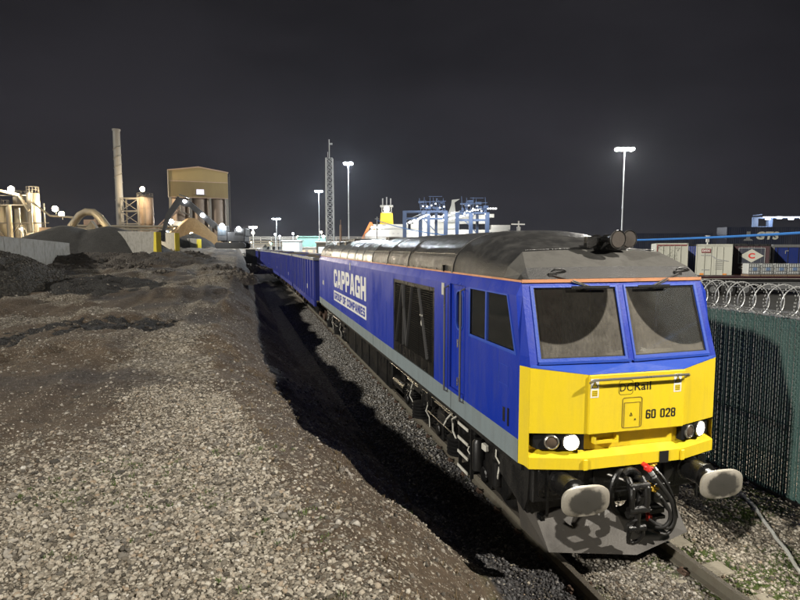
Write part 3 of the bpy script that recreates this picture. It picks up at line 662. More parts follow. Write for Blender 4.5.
    for (ya, yb) in ((5.5, 6.0), (5.5, 5.15), (4.75, 5.15), (4.3, 3.75), (5.35, 5.4)):
        br.bar((s * 1.311, ya, 2.98), (s * 1.311, yb, 1.75), .05, .012)
    br.build('grille_brace', paint('brace_grey', (.10, .10, .10), .5, amount=.4), grl)
    if s < 0:
        fl = MB(); fl.lathe([(.05, 0), (.05, .02)], (-1.318, 4.1, 2.36), 'x', 12); fl.box((-1.315, 4.12, 2.50), (.01, .16, .03)); fl.build('grille_label', M['offwhite'], grl)
# body end wall and floor
e = MB(); e.bb(-1.29, 1.29, BACK - .03, BACK, 1.2, 3.33); e.bb(-.4, .4, BACK, BACK + .25, 1.25, 3.2); e.build('rear_end_wall', M['blue'], loco)
fl = MB(); fl.bb(-1.27, 1.27, .14, BACK - .04, 1.12, 1.24); fl.build('underframe', M['black'], loco)

# nose plan: x -> y at the waist
def nose(x, d=0.): a = abs(x); return -.215 - d if a <= .64 else -.215 + (a - .64) / (1.25 - .64) * .185 - d
# windscreen wall: two bilinear halves
def wsw(s):
    A = Vector((s * 1.265, -.02, 2.40)); B = Vector((0, -.10, 2.40)); C_ = Vector((0, .19, 3.33)); D = Vector((s * 1.245, .28, 3.33))
    def fn(u, v): return tuple((A * (1 - u) + B * u) * (1 - v) + (D * (1 - u) + C_ * u) * v)
    return fn
for s in (-1, 1):
    fn = wsw(s); U0, U1, V0, V1 = .108, .945, .07, .925
    hole = [(U0, V0), (U1, V0), (U1, V1), (U0, V1)]
    big = [(U0 - .03, V0 - .035), (U1 + .02, V0 - .035), (U1 + .02, V1 + .03), (U0 - .03, V1 + .03)]
    w = MB(); w.plate([(0, 0), (1, 0), (1, 1), (0, 1)], [hole], fn, (0, .05, 0)); w.build('windscreen_surround', M['blue'], loco)
    def fo(u, v, fn=fn): p = fn(u, v); return (p[0], p[1] - .014, p[2] + .004)
    f = MB(); f.plate(big, [hole], fo, (0, .02, 0)); wsf = f.build('windscreen', M['blue_lit_trim'], loco, bevel=.003)
    def fi(u, v, fn=fn): p = fn(u, v); return (p[0], p[1] + .012, p[2])
    gl = MB(); gl.plate(hole, [], fi, (0, .005, 0)); gl.build('windscreen_pane', M['glassL' if s < 0 else 'glassR'], wsf)
    rb = MB(); rb.plate([(U0 - .004, V0 - .006), (U1 + .004, V0 - .006), (U1 + .004, V1 + .006), (U0 - .004, V1 + .006)], [[(U0 + .012, V0 + .014), (U1 - .01, V0 + .014), (U1 - .01, V1 - .012), (U0 + .012, V1 - .012)]], fi, (0, -.008, 0)); rb.build('window_seal', M['rubber'], wsf)
    # corner post between windscreen and side
    c = MB(); c.loft([[(s * 1.32, .13, 1.22), (s * 1.265, -.02, 1.22)], [(s * 1.32, .13, 2.38), (s * 1.265, -.02, 2.38)]]); 
    yl = c.build('nose_corner', M['yellow'], loco)
    c = MB(); c.loft([[(s * 1.32, .13, 2.38), (s * 1.265, -.02, 2.38)], [(s * 1.32, .13, 2.5), (s * 1.263, .01, 2.5)], [(s * 1.32, .253, 3.18), (s * 1.248, .232, 3.18)], [(s * 1.243, .28, 3.33), (s * 1.245, .278, 3.33)]])
    c.build('corner_post', M['blue'], loco)
# sloping shelf under the windscreens
sh = MB(); up = [(-1.265, -.02, 2.402), (0, -.102, 2.402), (1.265, -.02, 2.402)]; dn = [(-1.265, -.025, 2.38), (-.64, -.216, 2.305), (.64, -.216, 2.305), (1.265, -.025, 2.38)]
sh.add(up + dn, [(0, 3, 4), (0, 4, 1), (1, 4, 5), (1, 5, 2), (2, 5, 6)]); sh.build('nose_shelf', M['blue_lit_trim'], loco)
sill = MB(); sill.bar((-1.16, -.035, 2.425), (-.02, -.122, 2.425), .018, .03); sill.bar((1.16, -.035, 2.425), (.02, -.122, 2.425), .018, .03); sill.build('windscreen_sill', M['blue_lit_trim'], loco)
# upper yellow panels
def facet(x0, x1, z0, z1a, z1b, name, d=0, mat='yellow'):
    f = MB(); f.add([(x0, nose(x0, d), z0), (x1, nose(x1, d), z0), (x1, nose(x1, d), z1b), (x0, nose(x0, d), z1a)], [(0, 1, 2, 3)])
    return f
ZR = 1.62
for s in (-1, 1):
    f = MB(); f.loft([[(s * 1.265, -.022, ZR), (s * .64, -.215, ZR)], [(s * 1.265, -.022, 2.38), (s * .64, -.215, 2.305)]])
    f.loft([[(s * 1.265, -.022, ZR), (s * .64, -.215, ZR)], [(s * 1.265, .08, ZR), (s * .64, -.08, ZR)]]); f.build('nose_panel', M['yellow'], loco)
hp = MB(); hp.bb(-.638, .638, -.243, -.12, ZR - .003, 2.302); hatch = hp.build('nose_hatch', M['yellow'], loco, bevel=.008)
FY = -.2455
def front(x, z): return (x, FY, z)
hd = MB(); hd.plate(rrect(-.21, .055, 1.66, 2.02, .03), [rrect(-.203, .048, 1.667, 2.013, .026)], lambda x, z: (x, -.2475, z), (0, .004, 0)); hd.plate([(-.185, 1.66), (.03, 1.66), (.03, 1.96), (-.185, 1.96)], [[(-.18, 1.665), (.025, 1.665), (.025, 1.955), (-.18, 1.955)]], lambda x, z: (x, -.2472, z), (0, .004, 0))
hd.build('access_hatch_joint', paint('dark_yellow_joint', (.22, .15, .02), .6, amount=.3), hatch)  # hatch outline drawn as dark yellow lines
tri = MB(); tri.plate([(-.11, 1.80), (-.07, 1.80), (-.09, 1.84)], [[(-.103, 1.804), (-.077, 1.804), (-.09, 1.831)]], lambda x, z: (x, -.2474, z), (0, .004, 0)); tri.box((-.035, -.246, 1.755), (.014, .006, .02)); tri.build('hatch_mark', M['sign'], hatch)
# logo: DC in a rounded frame, then Rail
lg = MB(); lg.plate(rrect(-.262, -.075, 2.055, 2.225, .035), [rrect(-.2585, -.0785, 2.0585, 2.2215, .032)], front, (0, .002, 0)); lg.build('logo_frame', M['sign'], hatch)
lettering('DC', 'lettering', hatch, front, -.245, -.085, 2.095, 2.185, M['sign'], bold=.002)
lettering('Rail', 'lettering', hatch, front, -.055, .165, 2.095, 2.193, M['sign'], bold=.012)
block_text('60 028', 'lettering', hatch, front, .11, .515, 1.75, 1.858, M['sign'], t=(0, .002, 0))
for x in (-.575, .53):
    wl = MB(); wl.plate([(x - .052, 2.045), (x + .052, 2.045), (x + .052, 2.262), (x - .052, 2.262)], [], front, (0, .002, 0)); wo_ = wl.build('warning_label', M['white'], hatch)
    t = MB(); t.plate([(x - .042, 2.155), (x + .042, 2.155), (x, 2.245)], [], lambda a, b: (a, -.2465, b), (0, .0008, 0)); t.build('warning_triangle', M['sign'], wo_)
    t = MB(); t.plate([(x - .028, 2.162), (x + .028, 2.162), (x, 2.225)], [], lambda a, b: (a, -.2474, b), (0, .0008, 0)); t.build('triangle_fill', M['yellow'], wo_)
    t = MB(); t.plate([(x - .005, 2.17), (x + .005, 2.17), (x + .003, 2.21), (x - .003, 2.21)], [], lambda a, b: (a, -.2480, b), (0, .0006, 0)); t.build('warning_bolt', M['sign'], wo_)
    t = MB(); t.plate([(x - .036, 2.06), (x + .036, 2.06), (x + .036, 2.13), (x - .036, 2.13)], [], lambda a, b: (a, -.2465, b), (0, .0008, 0)); t.build('label_text_block', M['yellow'], wo_)
    t = MB()
    for k in range(3): t.bb(x - .03, x + .03, -.2474, -.2468, 2.07 + k * .02, 2.077 + k * .02)
    t.build('label_print', M['sign'], wo_)
gr_ = MB(); gr_.tube([(-.635, -.243, 2.215), (-.635, -.30, 2.25), (-.62, -.315, 2.262), (.62, -.315, 2.262), (.635, -.30, 2.25), (.635, -.243, 2.215)], .0145, 8); gr_.build('front_handrail', M['silver'], loco, smooth=True)
# recess between the panels, with the lamp clusters in it
rc = MB(); rc.loft([[(x, nose(x) + .10, 1.40) for x in (-1.25, -.64, .64, 1.25)], [(x, nose(x) + .10, ZR) for x in (-1.25, -.64, .64, 1.25)]]); rc.build('lamp_recess', M['yellow'], loco)
bxm = MB(); bxm.plate([(-.53, 1.485), (-.21, 1.485), (-.21, 1.60), (-.53, 1.60)], [[(-.505, 1.515), (-.235, 1.515), (-.235, 1.592), (-.505, 1.592)]], lambda x, z: (x, -.20, z), (0, .075, 0)); bxm.build('jumper_socket', M['yellow'], loco)
for s in (-1, 1):
    def lp(x, dd): return nose(x) + .075 - dd
    hb = MB(); P = []
    x0, x1 = (.66, 1.215)
    hb.loft([[(s * x, nose(x) + o_, z) for (x, o_, z) in ((x0, .02, 1.425), (x1 - .05, .02, 1.425), (x1, .06, 1.45), (x1, .06, 1.585), (x1 - .05, .02, 1.612), (x0, .02, 1.612))],
             [(s * x, nose(x) + .1, z) for (x, z) in ((x0, 1.425), (x1 - .05, 1.425), (x1, 1.45), (x1, 1.585), (x1 - .05, 1.612), (x0, 1.612))]], True)
    hb.add([(s * x, nose(x) + o_, z) for (x, o_, z) in ((x0, .02, 1.425), (x1 - .05, .02, 1.425), (x1, .06, 1.45), (x1, .06, 1.585), (x1 - .05, .02, 1.612), (x0, .02, 1.612))], [(0, 1, 2, 3, 4, 5)])
    lc = hb.build('lamp_cluster', paint('lamp_box_black', (.01, .01, .01), .85, amount=.15, spec=.15), loco)
    # facing axis of the cluster
    for k, xx in enumerate((.80, 1.01)):
        lit = (k == 0) if s < 0 else (k == 1)
        rr = .086 if lit else .074; X = s * xx
        yb_ = nose(xx) + .02
        # direction of the facet normal, tilted outward slightly
        tilt = Matrix.Rotation(s * R_(16.9), 3, 'Z')
        def rot_l(mb, cx_=X, cy_=yb_):
            mb.v = [tuple(tilt @ (Vector(p) - Vector((cx_, cy_, 0))) + Vector((cx_, cy_, 0))) for p in mb.v]; return mb
        b = MB().lathe([(rr + .012, .03), (rr + .012, -.02), (rr, -.028), (rr - .006, -.02), (rr - .006, -.01)], (X, yb_, 1.515), 'y', 24)
        hl = rot_l(b).build('headlight' if lit else 'marker_light', M['chrome'], lc, smooth=True)
        lens = MB().lathe([(rr - .006, .0), (rr - .006, -.012), (rr * .8, -.020), (.012, -.028)], (X, yb_, 1.515), 'y', 24)
        rot_l(lens).build('lamp_lens', lamp_mat('headlight_lit', (1, .97, .88), 22) if lit else paint('lens_unlit', (.10, .075, .055), .1, amount=.2), hl, smooth=True)
        if lit:
            L = bpy.data.lights.new('headlight_beam', 'SPOT'); L.energy = 28; L.spot_size = R_(120); L.spot_blend = .7; L.color = (1, .96, .86); L.shadow_soft_size = .06
            lo = bpy.data.objects.new('headlight_beam', L); COL.objects.link(lo); lo.location = (X, yb_ - .06, 1.515); lo.rotation_euler = (R_(76), 0, PI + 0 * s); lo.parent = loco
# bumper beam
bp_ = MB(); xs_ = (-1.265, -.66, .66, 1.265)
def ring(y_in, zlo, zhi):
    return None
for i in range(3):
    a, b = xs_[i], xs_[i + 1]
    lo0 = 1.20
    bp_.add([(a, nose(a) - .012, lo0), (b, nose(b) - .012, lo0), (b, nose(b) - .012, 1.335), (a, nose(a) - .012, 1.335), (a, nose(a) + .11, lo0), (b, nose(b) + .11, lo0), (b, nose(b) + .11, 1.405), (a, nose(a) + .11, 1.405)],
            [(0, 1, 2, 3), (3, 2, 6, 7), (0, 4, 5, 1), (4, 7, 6, 5), (0, 3, 7, 4), (1, 5, 6, 2)])
bp_.build('bumper', M['yellow'], loco)
for s in (-1, 1): bj = MB(); bj.box((s * .655, nose(.65) - .02, 1.262), (.05, .02, .125)); bj.build('bumper_joint', M['yellow'], loco, bevel=.004)
nk = MB(); nk.bb(.34, .46, -.232, -.12, 1.19, 1.33); nk.build('bumper_notch', M['sign'], loco)
# front lower side skirts in yellow and black
for s in (-1, 1):
    f = MB(); f.prism([(.02, 1.19), (.6, 1.19), (.9, .86), (.14, .62), (.05, .8)], s * 1.2, s * 1.23, 'x'); f.build('front_skirt', M['black'], loco)
bb_ = MB(); bb_.bb(-1.2, 1.2, -.02, .12, .78, 1.19); bb_.build('buffer_beam', M['black'], loco, bevel=.01)
bx2 = MB(); bx2.bb(-1.15, -.55, -.06, -.02, .86, 1.18); bx2.bb(.55, 1.15, -.06, -.02, .86, 1.18); bx2.bb(-.42, .42, -.05, -.02, .84, 1.12); bx2.build('beam_plate', M['black2'], loco, bevel=.01)
# buffers
bf0 = None
for s in (-1, 1):
    X = s * .88
    b = MB(); b.lathe([(.16, -.02), (.16, -.08), (.135, -.09), (.135, -.34), (.145, -.345), (.145, -.37)], (X, 0, 1.03), 'y', 20); b.box((X, -.04, 1.03), (.36, .05, .34)); bo = b.build('buffer', M['black2'], loco, smooth=True)
    r = MB(); r.lathe([(.105, -.36), (.105, -.56), (.15, -.60)], (X, 0, 1.03), 'y', 20); r.build('buffer_ram', M['black2'], bo, smooth=True)
    pts = []
    for k in range(40):
        a = 2 * PI * k / 40; c_, s_ = math.cos(a), math.sin(a); e_ = 2 / 3.0
        pts.append((math.copysign(abs(c_) ** e_, c_) * .285, math.copysign(abs(s_) ** e_, s_) * .165))
    h = MB(); rings = []
    for sc_, yy in ((.9, -.575), (1, -.585), (1, -.615), (.95, -.628), (.5, -.636), (.02, -.638)): rings.append([(p[0] * sc_, yy + .61, p[1] * sc_) for p in pts])
    h.loft(rings, True); ho = h.build('buffer_head', M['bufface'], bo, smooth=True, angle=50); ho.location = (X, -.61, 1.03)
# draw hook, screw coupling
k = MB(); k.bb(-.12, .12, -.09, -.05, .92, 1.12); k.tube([(-.0, -.05, 1.02), (0, -.28, 1.02), (0, -.36, 1.03), (0, -.42, 1.0), (0, -.43, .94), (0, -.38, .90), (0, -.32, .92)], [.05, .045, .045, .042, .036, .03, .02], 10)
hook = k.build('draw_hook', M['black2'], loco, smooth=True)
CX0 = -.10
k = MB()
for dx in (-.09, .09): k.tube([(CX0 + dx * .8, -.30, 1.08), (CX0 + dx, -.38, 1.10), (CX0 + dx * 1.1, -.46, 1.02), (CX0 + dx * 1.15, -.47, .86), (CX0 + dx, -.45, .76)], [.03, .038, .038, .034, .034], 10)
k.tube([(CX0 - .13, -.44, 1.04), (CX0 + .13, -.44, 1.04)], .042, 10); k.tube([(CX0 - .13, -.45, .77), (CX0 + .13, -.45, .77)], .045, 10); k.build('coupling_shackle', M['black2'], hook, smooth=True)
k = MB(); k.tube([(CX0, -.45, .78), (CX0, -.43, .50)], .034, 10); k.tube([(CX0 - .11, -.43, .54), (CX0 + .11, -.43, .54)], .04, 10)
for dx in (-.085, .085): k.tube([(CX0 + dx, -.43, .54), (CX0 + dx * 1.1, -.42, .44), (CX0 + dx * .8, -.39, .36), (CX0, -.37, .33)], .026, 8)
k.tube([(CX0, -.45, .66), (CX0 - .16, -.47, .62), (CX0 - .18, -.47, .54)], .018, 6); k.build('coupling_screw', M['black2'], hook, smooth=True)
arc = MB(); arc.tube([(CX0 + .02 + .17 * math.cos(a), -.25, .88 + .27 * math.sin(a)) for a in np.linspace(R_(120), R_(-95), 14)], .045, 10); arc.build('coupling_hoop', M['black2'], hook, smooth=True)
arc = MB(); arc.tube([(CX0 - .06 - .14 * math.cos(a), -.22, .88 + .26 * math.sin(a)) for a in np.linspace(R_(100), R_(-70), 12)], .036, 10); arc.build('coupling_hoop', M['black2'], hook, smooth=True)
st = MB(); st.tube([(-.28, -.1, 1.07), (-.16, -.34, 1.06)], .017, 8); st.build('release_rod', M['steel'], loco)
for s in (-1, 1):
    st = MB(); st.bb(s * 1.05, s * 1.02, -.075, -.06, .62, 1.19); st.bb(s * 1.09, s * 1.14, -.12, -.02, .60, .66); st.build('lamp_bracket', M['black2'], loco)
def hose(name, pts, r, cock, cmat, ferrule=True):
    P = [Vector(p) for p in pts]; Q = []
    for i in range(len(P) - 1):
        p0, p1, p2, p3 = P[max(i - 1, 0)], P[i], P[i + 1], P[min(i + 2, len(P) - 1)]
        for t in np.linspace(0, 1, 6, endpoint=False):
            Q.append(.5 * ((2 * p1) + (-p0 + p2) * t + (2 * p0 - 5 * p1 + 4 * p2 - p3) * t * t + (-p0 + 3 * p1 - 3 * p2 + p3) * t ** 3))
    Q.append(P[-1]); h = MB(); h.tube(Q, r, 10); o = h.build(name, M['rubber'], loco, smooth=True)
    c = MB(); a, b = P[0], P[1]; d = (b - a).normalized(); c.tube([a - d * .09, a - d * .02], r * 1.25, 8); c.box(a - d * .06, (.075, .05, .045)); c.tube([a - d * .05 + Vector((-.06, 0, .03)), a - d * .05 + Vector((.05, -.02, .01))], .014, 6)
    c.tube([a - d * .09, a - d * .09 + Vector((0, .18, .02))], r * 1.1, 8); c.build('brake_cock', M[cmat], o, smooth=False)
    f = MB(); f.tube([a - d * .01, a + d * .035], r * 1.2, 10); f.tube([a + d * .05, a + d * .07], r * 1.15, 10); f.build('hose_ferrule', M['galv'], o)
hose('air_hose', [(.17, -.30, 1.12), (.26, -.36, .98), (.39, -.40, .78), (.43, -.40, .58), (.38, -.38, .46), (.24, -.34, .50), (.18, -.28, .53)], .026, 0, 'redc')
hose('air_hose', [(.235, -.33, .88), (.29, -.37, .80), (.36, -.40, .68), (.37, -.40, .56), (.31, -.38, .48), (.22, -.34, .47)], .022, 0, 'yellc')
hose('control_hose', [(.30, -.2, 1.12), (.38, -.30, .98), (.47, -.34, .74), (.50, -.34, .52), (.44, -.30, .34), (.30, -.26, .36), (.2, -.2, .40)], .02, 0, 'yellc')
c = MB(); c.box((.20, -.26, .545), (.05, .05, .075)); c.tube([(.2, -.26, .58), (.2, -.12, .6)], .02, 8); c.build('brake_cock', M['redc'], loco)
c = MB(); c.bb(.30, .53, -.20, -.03, .70, .92); c.bb(.10, .45, -.22, -.03, .56, .62); c.bb(.08, .5, -.18, -.03, .46, .50); c.bb(.315, .325, -.13, -.12, .92, 1.16); c.build('jumper_box', M['black2'], loco, bevel=.02)
# mini snowploughs
for s in (-1, 1):
    p = MB(); q = [(s * .97, -.02, .15), (s * .0, -.33, .15), (s * .0, .12, .50), (s * 1.0, .36, .54)]
    p.add(q + [(x, y + .025, z) for x, y, z in q], [(0, 1, 2, 3), (4, 7, 6, 5), (0, 4, 5, 1), (3, 2, 6, 7), (0, 3, 7, 4), (1, 5, 6, 2)])
    q = [(s * .97, -.02, .15), (s * 1.0, .36, .54), (s * 1.08, .62, .54), (s * 1.05, .55, .2)]
    p.add(q + [(x - s * .02, y, z) for x, y, z in q], [(0, 1, 2, 3), (4, 7, 6, 5), (0, 4, 5, 1), (1, 5, 6, 2), (2, 6, 7, 3), (3, 7, 4, 0)])
    p.build('snowplough', paint('plough_steel', (.062, .056, .048), .5, amount=.8, dirt=(.03, .027, .024), scale=3, streak=False), loco)
    p = MB(); p.bar((s * .6, .0, .85), (s * .5, .25, .5), .06, .02); p.bar((s * .25, .0, .85), (s * .2, .18, .5), .06, .02); p.bb(s * .02, s * 1.1, .30, .36, .5, .82); p.build('plough_bracket', M['black2'], loco)

# roof: body section
def rprof(top=4.0, wdt=1.243, sq=1.0):
    P = []
    for k in range(19):
        a = PI * k / 18; c_, s_ = math.cos(a), math.sin(a)
        x = math.copysign(abs(c_) ** .72, c_) * wdt; z = 3.34 + (top - 3.34) * (abs(s_) ** .92)
        P.append((x, z))
    return P
def roof_seg(y0, y1, mat, top=4.0, name='roof_panel', grow=0.):
    r = MB(); P = rprof(top)
    rings = [[(x * (1 + grow), y, z + grow * (z - 3.3)) for x, z in P] for y in (y0, y1)]; r.loft(rings)
    r.add([(x * (1 + grow), y0, z + grow * (z - 3.3)) for x, z in P], [tuple(range(len(P)))]); r.add([(x * (1 + grow), y1, z + grow * (z - 3.3)) for x, z in P], [tuple(range(len(P)))])
    return r.build(name, M[mat], loco, smooth=True, angle=30)
segs = [(2.72, 5.35, 'roof'), (5.38, 7.15, 'roof'), (7.18, 8.9, 'roof'), (8.93, 10.2, 'roofmetal'), (10.23, 11.5, 'roofmetal'), (11.53, 12.9, 'roofmetal'), (12.93, 14.5, 'roofmetal'), (14.53, 17.0, 'roofmetal'), (17.03, 18.9, 'roof'), (18.93, 20.28, 'roof')]
for y0, y1, mm in segs: roof_seg(y0, y1, mm)
for yy in (2.66, 5.36, 7.16, 8.91, 10.21, 11.51, 12.91, 14.51, 17.0, 18.9): roof_seg(yy - .035, yy + .035 if yy > 3 else yy + .04, 'roof' if yy < 8 else 'roofmetal', name='roof_rib', grow=.010)
rr_ = MB(); rr_.bb(-.62, .62, 15.0, 16.4, 3.93, 4.04); rr_.bb(-.5, .5, 17.3, 18.6, 3.95, 4.05); rr_.build('roof_vent', M['black'], loco, bevel=.02)
rr_ = MB(); rr_.bb(-.98, -.55, 14.7, 15.2, 3.78, 3.93); rr_.bb(-1.0, -.6, 16.2, 16.9, 3.76, 3.92); rr_.bb(-.7, -.3, 9.2, 9.6, 3.93, 4.0); rr_.build('roof_hatch', M['black'], loco)
bk = MB(); bk.box((-1.25, 3.05, 3.40), (.06, .05, .10)); bk.build('lifting_lug', M['black2'], loco)
# roof: cab section, sloping forward in facets
cab = MB()
def ringc(y, P): return [(x, y, z) for x, z in P]
secs = [(.272, [(1.245, 3.362), (1.22, 3.363), (1.15, 3.364), (.7, 3.365), (0, 3.366)]),
        (.385, [(1.245, 3.362), (1.20, 3.42), (1.14, 3.495), (.7, 3.50), (0, 3.505)]),
        (.76, [(1.245, 3.362), (1.19, 3.50), (1.0, 3.68), (.6, 3.70), (0, 3.71)])]
def full(P): return P + [(-x, z) for x, z in P[::-1][1:]]
rs = [ringc(y, full(P)) for y, P in secs]
b1 = MB(); b1.loft(rs[0:2]); b1.build('roof_front_band', M['roof'], loco)
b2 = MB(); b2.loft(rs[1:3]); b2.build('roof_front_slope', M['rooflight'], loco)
def dome(y):
    k = min(1, max(0, (y - .76) / 1.5)); k = k * k * (3 - 2 * k); P = []
    for x, z in rprof(4.0):
        b0 = float(np.interp(abs(x), [0, .6, 1.0, 1.19, 1.243], [3.71, 3.70, 3.68, 3.50, 3.345])); bulge = max(0, 1 - (x / 1.0) ** 2) * .12 * min(1, max(0, (y - .8) / .5))
        P.append((x, max(b0, b0 * (1 - k) + z * k + bulge * (1 - k))))
    return P
b3 = MB(); b3.loft([ringc(y, dome(y)) for y in (.76, .85, .95, 1.1, 1.25, 1.4, 1.6, 1.8, 2.0, 2.2, 2.62)]); b3.build('cab_roof', M['roof'], loco, smooth=True, angle=32)
oc_ = MB(); 
for s in (-1, 1): oc_.add([(0, .17, 3.325), (s * 1.25, .262, 3.325), (s * 1.25, .262, 3.362), (0, .17, 3.362), (0, .30, 3.362), (s * 1.25, .30, 3.362), (0, .3, 3.325), (s * 1.25, .3, 3.325)], [(0, 1, 2, 3), (3, 2, 5, 4), (0, 6, 7, 1)])
oc_.build('front_cantrail', M['orange'], loco)
rb_ = MB(); rb_.tube([(-.95, .79, 3.70), (0, .77, 3.735), (.95, .79, 3.70)], .008, 6); rb_.build('roof_weld_seam', M['black2'], loco)
for s in (-1, 1):
    b = MB(); b.tube([(s * 1.155, y, 3.635 if y > 2.4 else 3.60 - (2.4 - y) * .02) for y in (2.75, 8, 14, 20.2)], .009, 5); b.build('roof_seam', M['black2'], loco)
    b = MB()
    for k in range(60): b.box((s * 1.238, 2.9 + k * .29, 3.375), (.02, .022, .022))
    b.build('roof_bolts', M['steel'], loco, kind='stuff')
# horns on the cab roof
for (cx_, cy_, cz_) in ((.115, .40, 3.835), (.325, .47, 3.84)):
    d = Vector((.10, -1, -.03)).normalized(); c_ = Vector((cx_, cy_, cz_)); h = MB()
    h.tube([c_, c_ - d * .03, c_ - d * .08, c_ - d * .18, c_ - d * .34, c_ - d * .36, c_ - d * .44], [.113, .105, .07, .042, .03, .055, .055], 24); ho = h.build('horn', M['black2'], loco, smooth=True, angle=60)
    h = MB(); h.tube([c_ + d * .003, c_ + d * .006], .100, 24); h.build('horn_mesh', paint('horn_gauze', (.06, .05, .042), .8, amount=.5), ho)
    h = MB(); h.tube([c_ + d * .012, c_ - d * .01], .116, 24, cap=False); h.build('horn_rim', M['steel'], ho)
hbk = MB(); hbk.bb(-.02, .44, .66, .72, 3.70, 3.82); hbk.tube([(.16, .75, 3.86), (-.12, .62, 3.86), (-.16, .60, 3.72)], .02, 8); hbk.box((-.13, .62, 3.80), (.14, .08, .14)); hbk.build('horn_bracket', M['black2'], loco, bevel=.005)
ae = MB(); ae.tube([(-.3, 2.3, 3.96), (-.3, 2.3, 4.05)], .03, 8); ae.tube([(-.3, 2.3, 4.05), (-.3, 2.3, 4.14)], .012, 6); ae.bar((-.42, 2.3, 4.09), (-.2, 2.3, 4.09), .02); ae.build('roof_aerial', M['galv'], loco)
# wipers
for s, (px, pz) in ((-1, (-.83, 3.405)), (1, (.93, 3.41))):
    w = MB(); x1 = px - s * .0 + (.42 if s < 0 else -.46)
    y_ = .315; w.box((px, y_, pz), (.10, .05, .055)); w.tube([(px, y_ - .02, pz), ((px + x1) / 2, .225, 3.35), (x1, .17, 3.275)], .010, 6); w.tube([(px + .02, y_ - .02, pz - .015), ((px + x1) / 2, .215, 3.33), (x1 + .01, .165, 3.262)], .006, 6)
    bl0 = Vector((x1, .155, 3.268)); w.bar(bl0 + Vector((-.24, -.0 + (.02 if s < 0 else -.02), 0)), bl0 + Vector((.24, (-.02 if s < 0 else .02), 0)), .012, .03); w.build('windscreen_wiper', M['sign'], loco)
    w = MB(); w.tube([(px + .1 + .09 * math.cos(a), .338 + .0 * math.sin(a), 3.45 + .035 * math.sin(a)) for a in np.linspace(0, PI, 8)], .007, 6); w.bar((px + .19, .33, 3.452), (px - .12, .33, 3.40), .02); w.build('roof_grab_loop', M['black2'], loco)

# cab interior
b = MB(); b.bb(-1.2, 1.2, 2.62, 2.66, 1.25, 3.34); b.build('cab_bulkhead', M['inter'], loco)
b = MB(); b.bb(.28, .64, 2.57, 2.61, 1.3, 3.25); b.build('bulkhead_door', M['maroon'], loco)
b = MB(); b.bb(-1.26, 1.26, .1, 2.62, 1.25, 1.3); b.build('cab_floor', M['inter'], loco)
b = MB(); b.bb(-1.2, 1.2, .05, 2.6, 3.38, 3.40) if False else b.bb(-1.2, 1.2, .5, 2.6, 3.30, 3.33); b.build('cab_ceiling', M['inter'], loco)
b = MB(); b.prism([(.14, 2.30), (.16, 2.42), (.30, 2.46), (.62, 2.36), (.66, 2.25), (.62, 1.3), (.14, 1.3)], -1.2, 1.2, 'x'); dk_ = b.build('driving_desk', M['desk'], loco, bevel=.01)
b = MB(); b.bb(-.95, -.55, .38, .40, 2.4, 2.52); b.bb(.25, .35, .2, .22, 2.45, 2.56); b.bb(.60, .95, .3, .36, 2.40, 2.50); b.bb(-.1, .02, .25, .3, 2.45, 2.53); b.build('instrument_panel', M['sign'], dk_)
b = MB(); b.bb(-.3, -.2, .12, .22, 2.46, 2.50); b.bb(-1.1, -1.04, .10, .14, 2.42, 2.56); b.bb(.3, .42, .2, .3, 2.46, 2.49); b.build('papers', M['white'], dk_)
for X in (-.72, .72):
    b = MB(); b.bb(X - .24, X + .24, 1.15, 1.6, 1.75, 1.86); b.bb(X - .23, X + .23, 1.55, 1.68, 1.86, 2.55); b.lathe([(.05, 1.3), (.05, 1.75)], (X, 1.35, 0), 'z', 8); seat = b.build('cab_seat', M['black2'], loco, bevel=.03)
    h = MB(); h.bb(X - .14, X + .14, 1.57, 1.66, 2.6, 2.82); h.build('headrest', M['black2'], seat, bevel=.03)
b = MB(); b.lathe([(.0, 0), (.06, -.01), (.075, -.03), (.06, -.05)], (.22, .35, 2.75), 'y', 16); b.tube([(.22, .32, 2.75), (.2, .4, 3.3)], .01, 6); b.build('cab_fan', M['chrome'], loco, smooth=True)

# lettering on the body side
def ls(d): return lambda y, z: (-(sx(z) + d), y, z)
block_text('CAPPAGH', 'company_name', loco, ls(.004), 15.5, 9.3, 2.27, 2.92, M['white'], t=(.002, 0, 0))
wb = MB(); wb.plate([(15.56, 1.76), (9.28, 1.76), (9.28, 2.13), (15.56, 2.13)], [], ls(.003), (.002, 0, 0)); wbo = wb.build('name_panel', M['white'], loco)
block_text('GROUP OF COMPANIES', 'lettering', wbo, ls(.0055), 15.4, 9.45, 1.82, 2.07, M['blue'], t=(.001, 0, 0))
lettering('60028', 'lettering', loco, ls(.004), 19.1, 18.6, 2.12, 2.32, M['white'], bold=.03)
ps = MB(); ps.bb(-1.327, -1.322, 11.8, 11.95, 3.02, 3.25) ; ps.build('white_mark', M['offwhite'], loco)

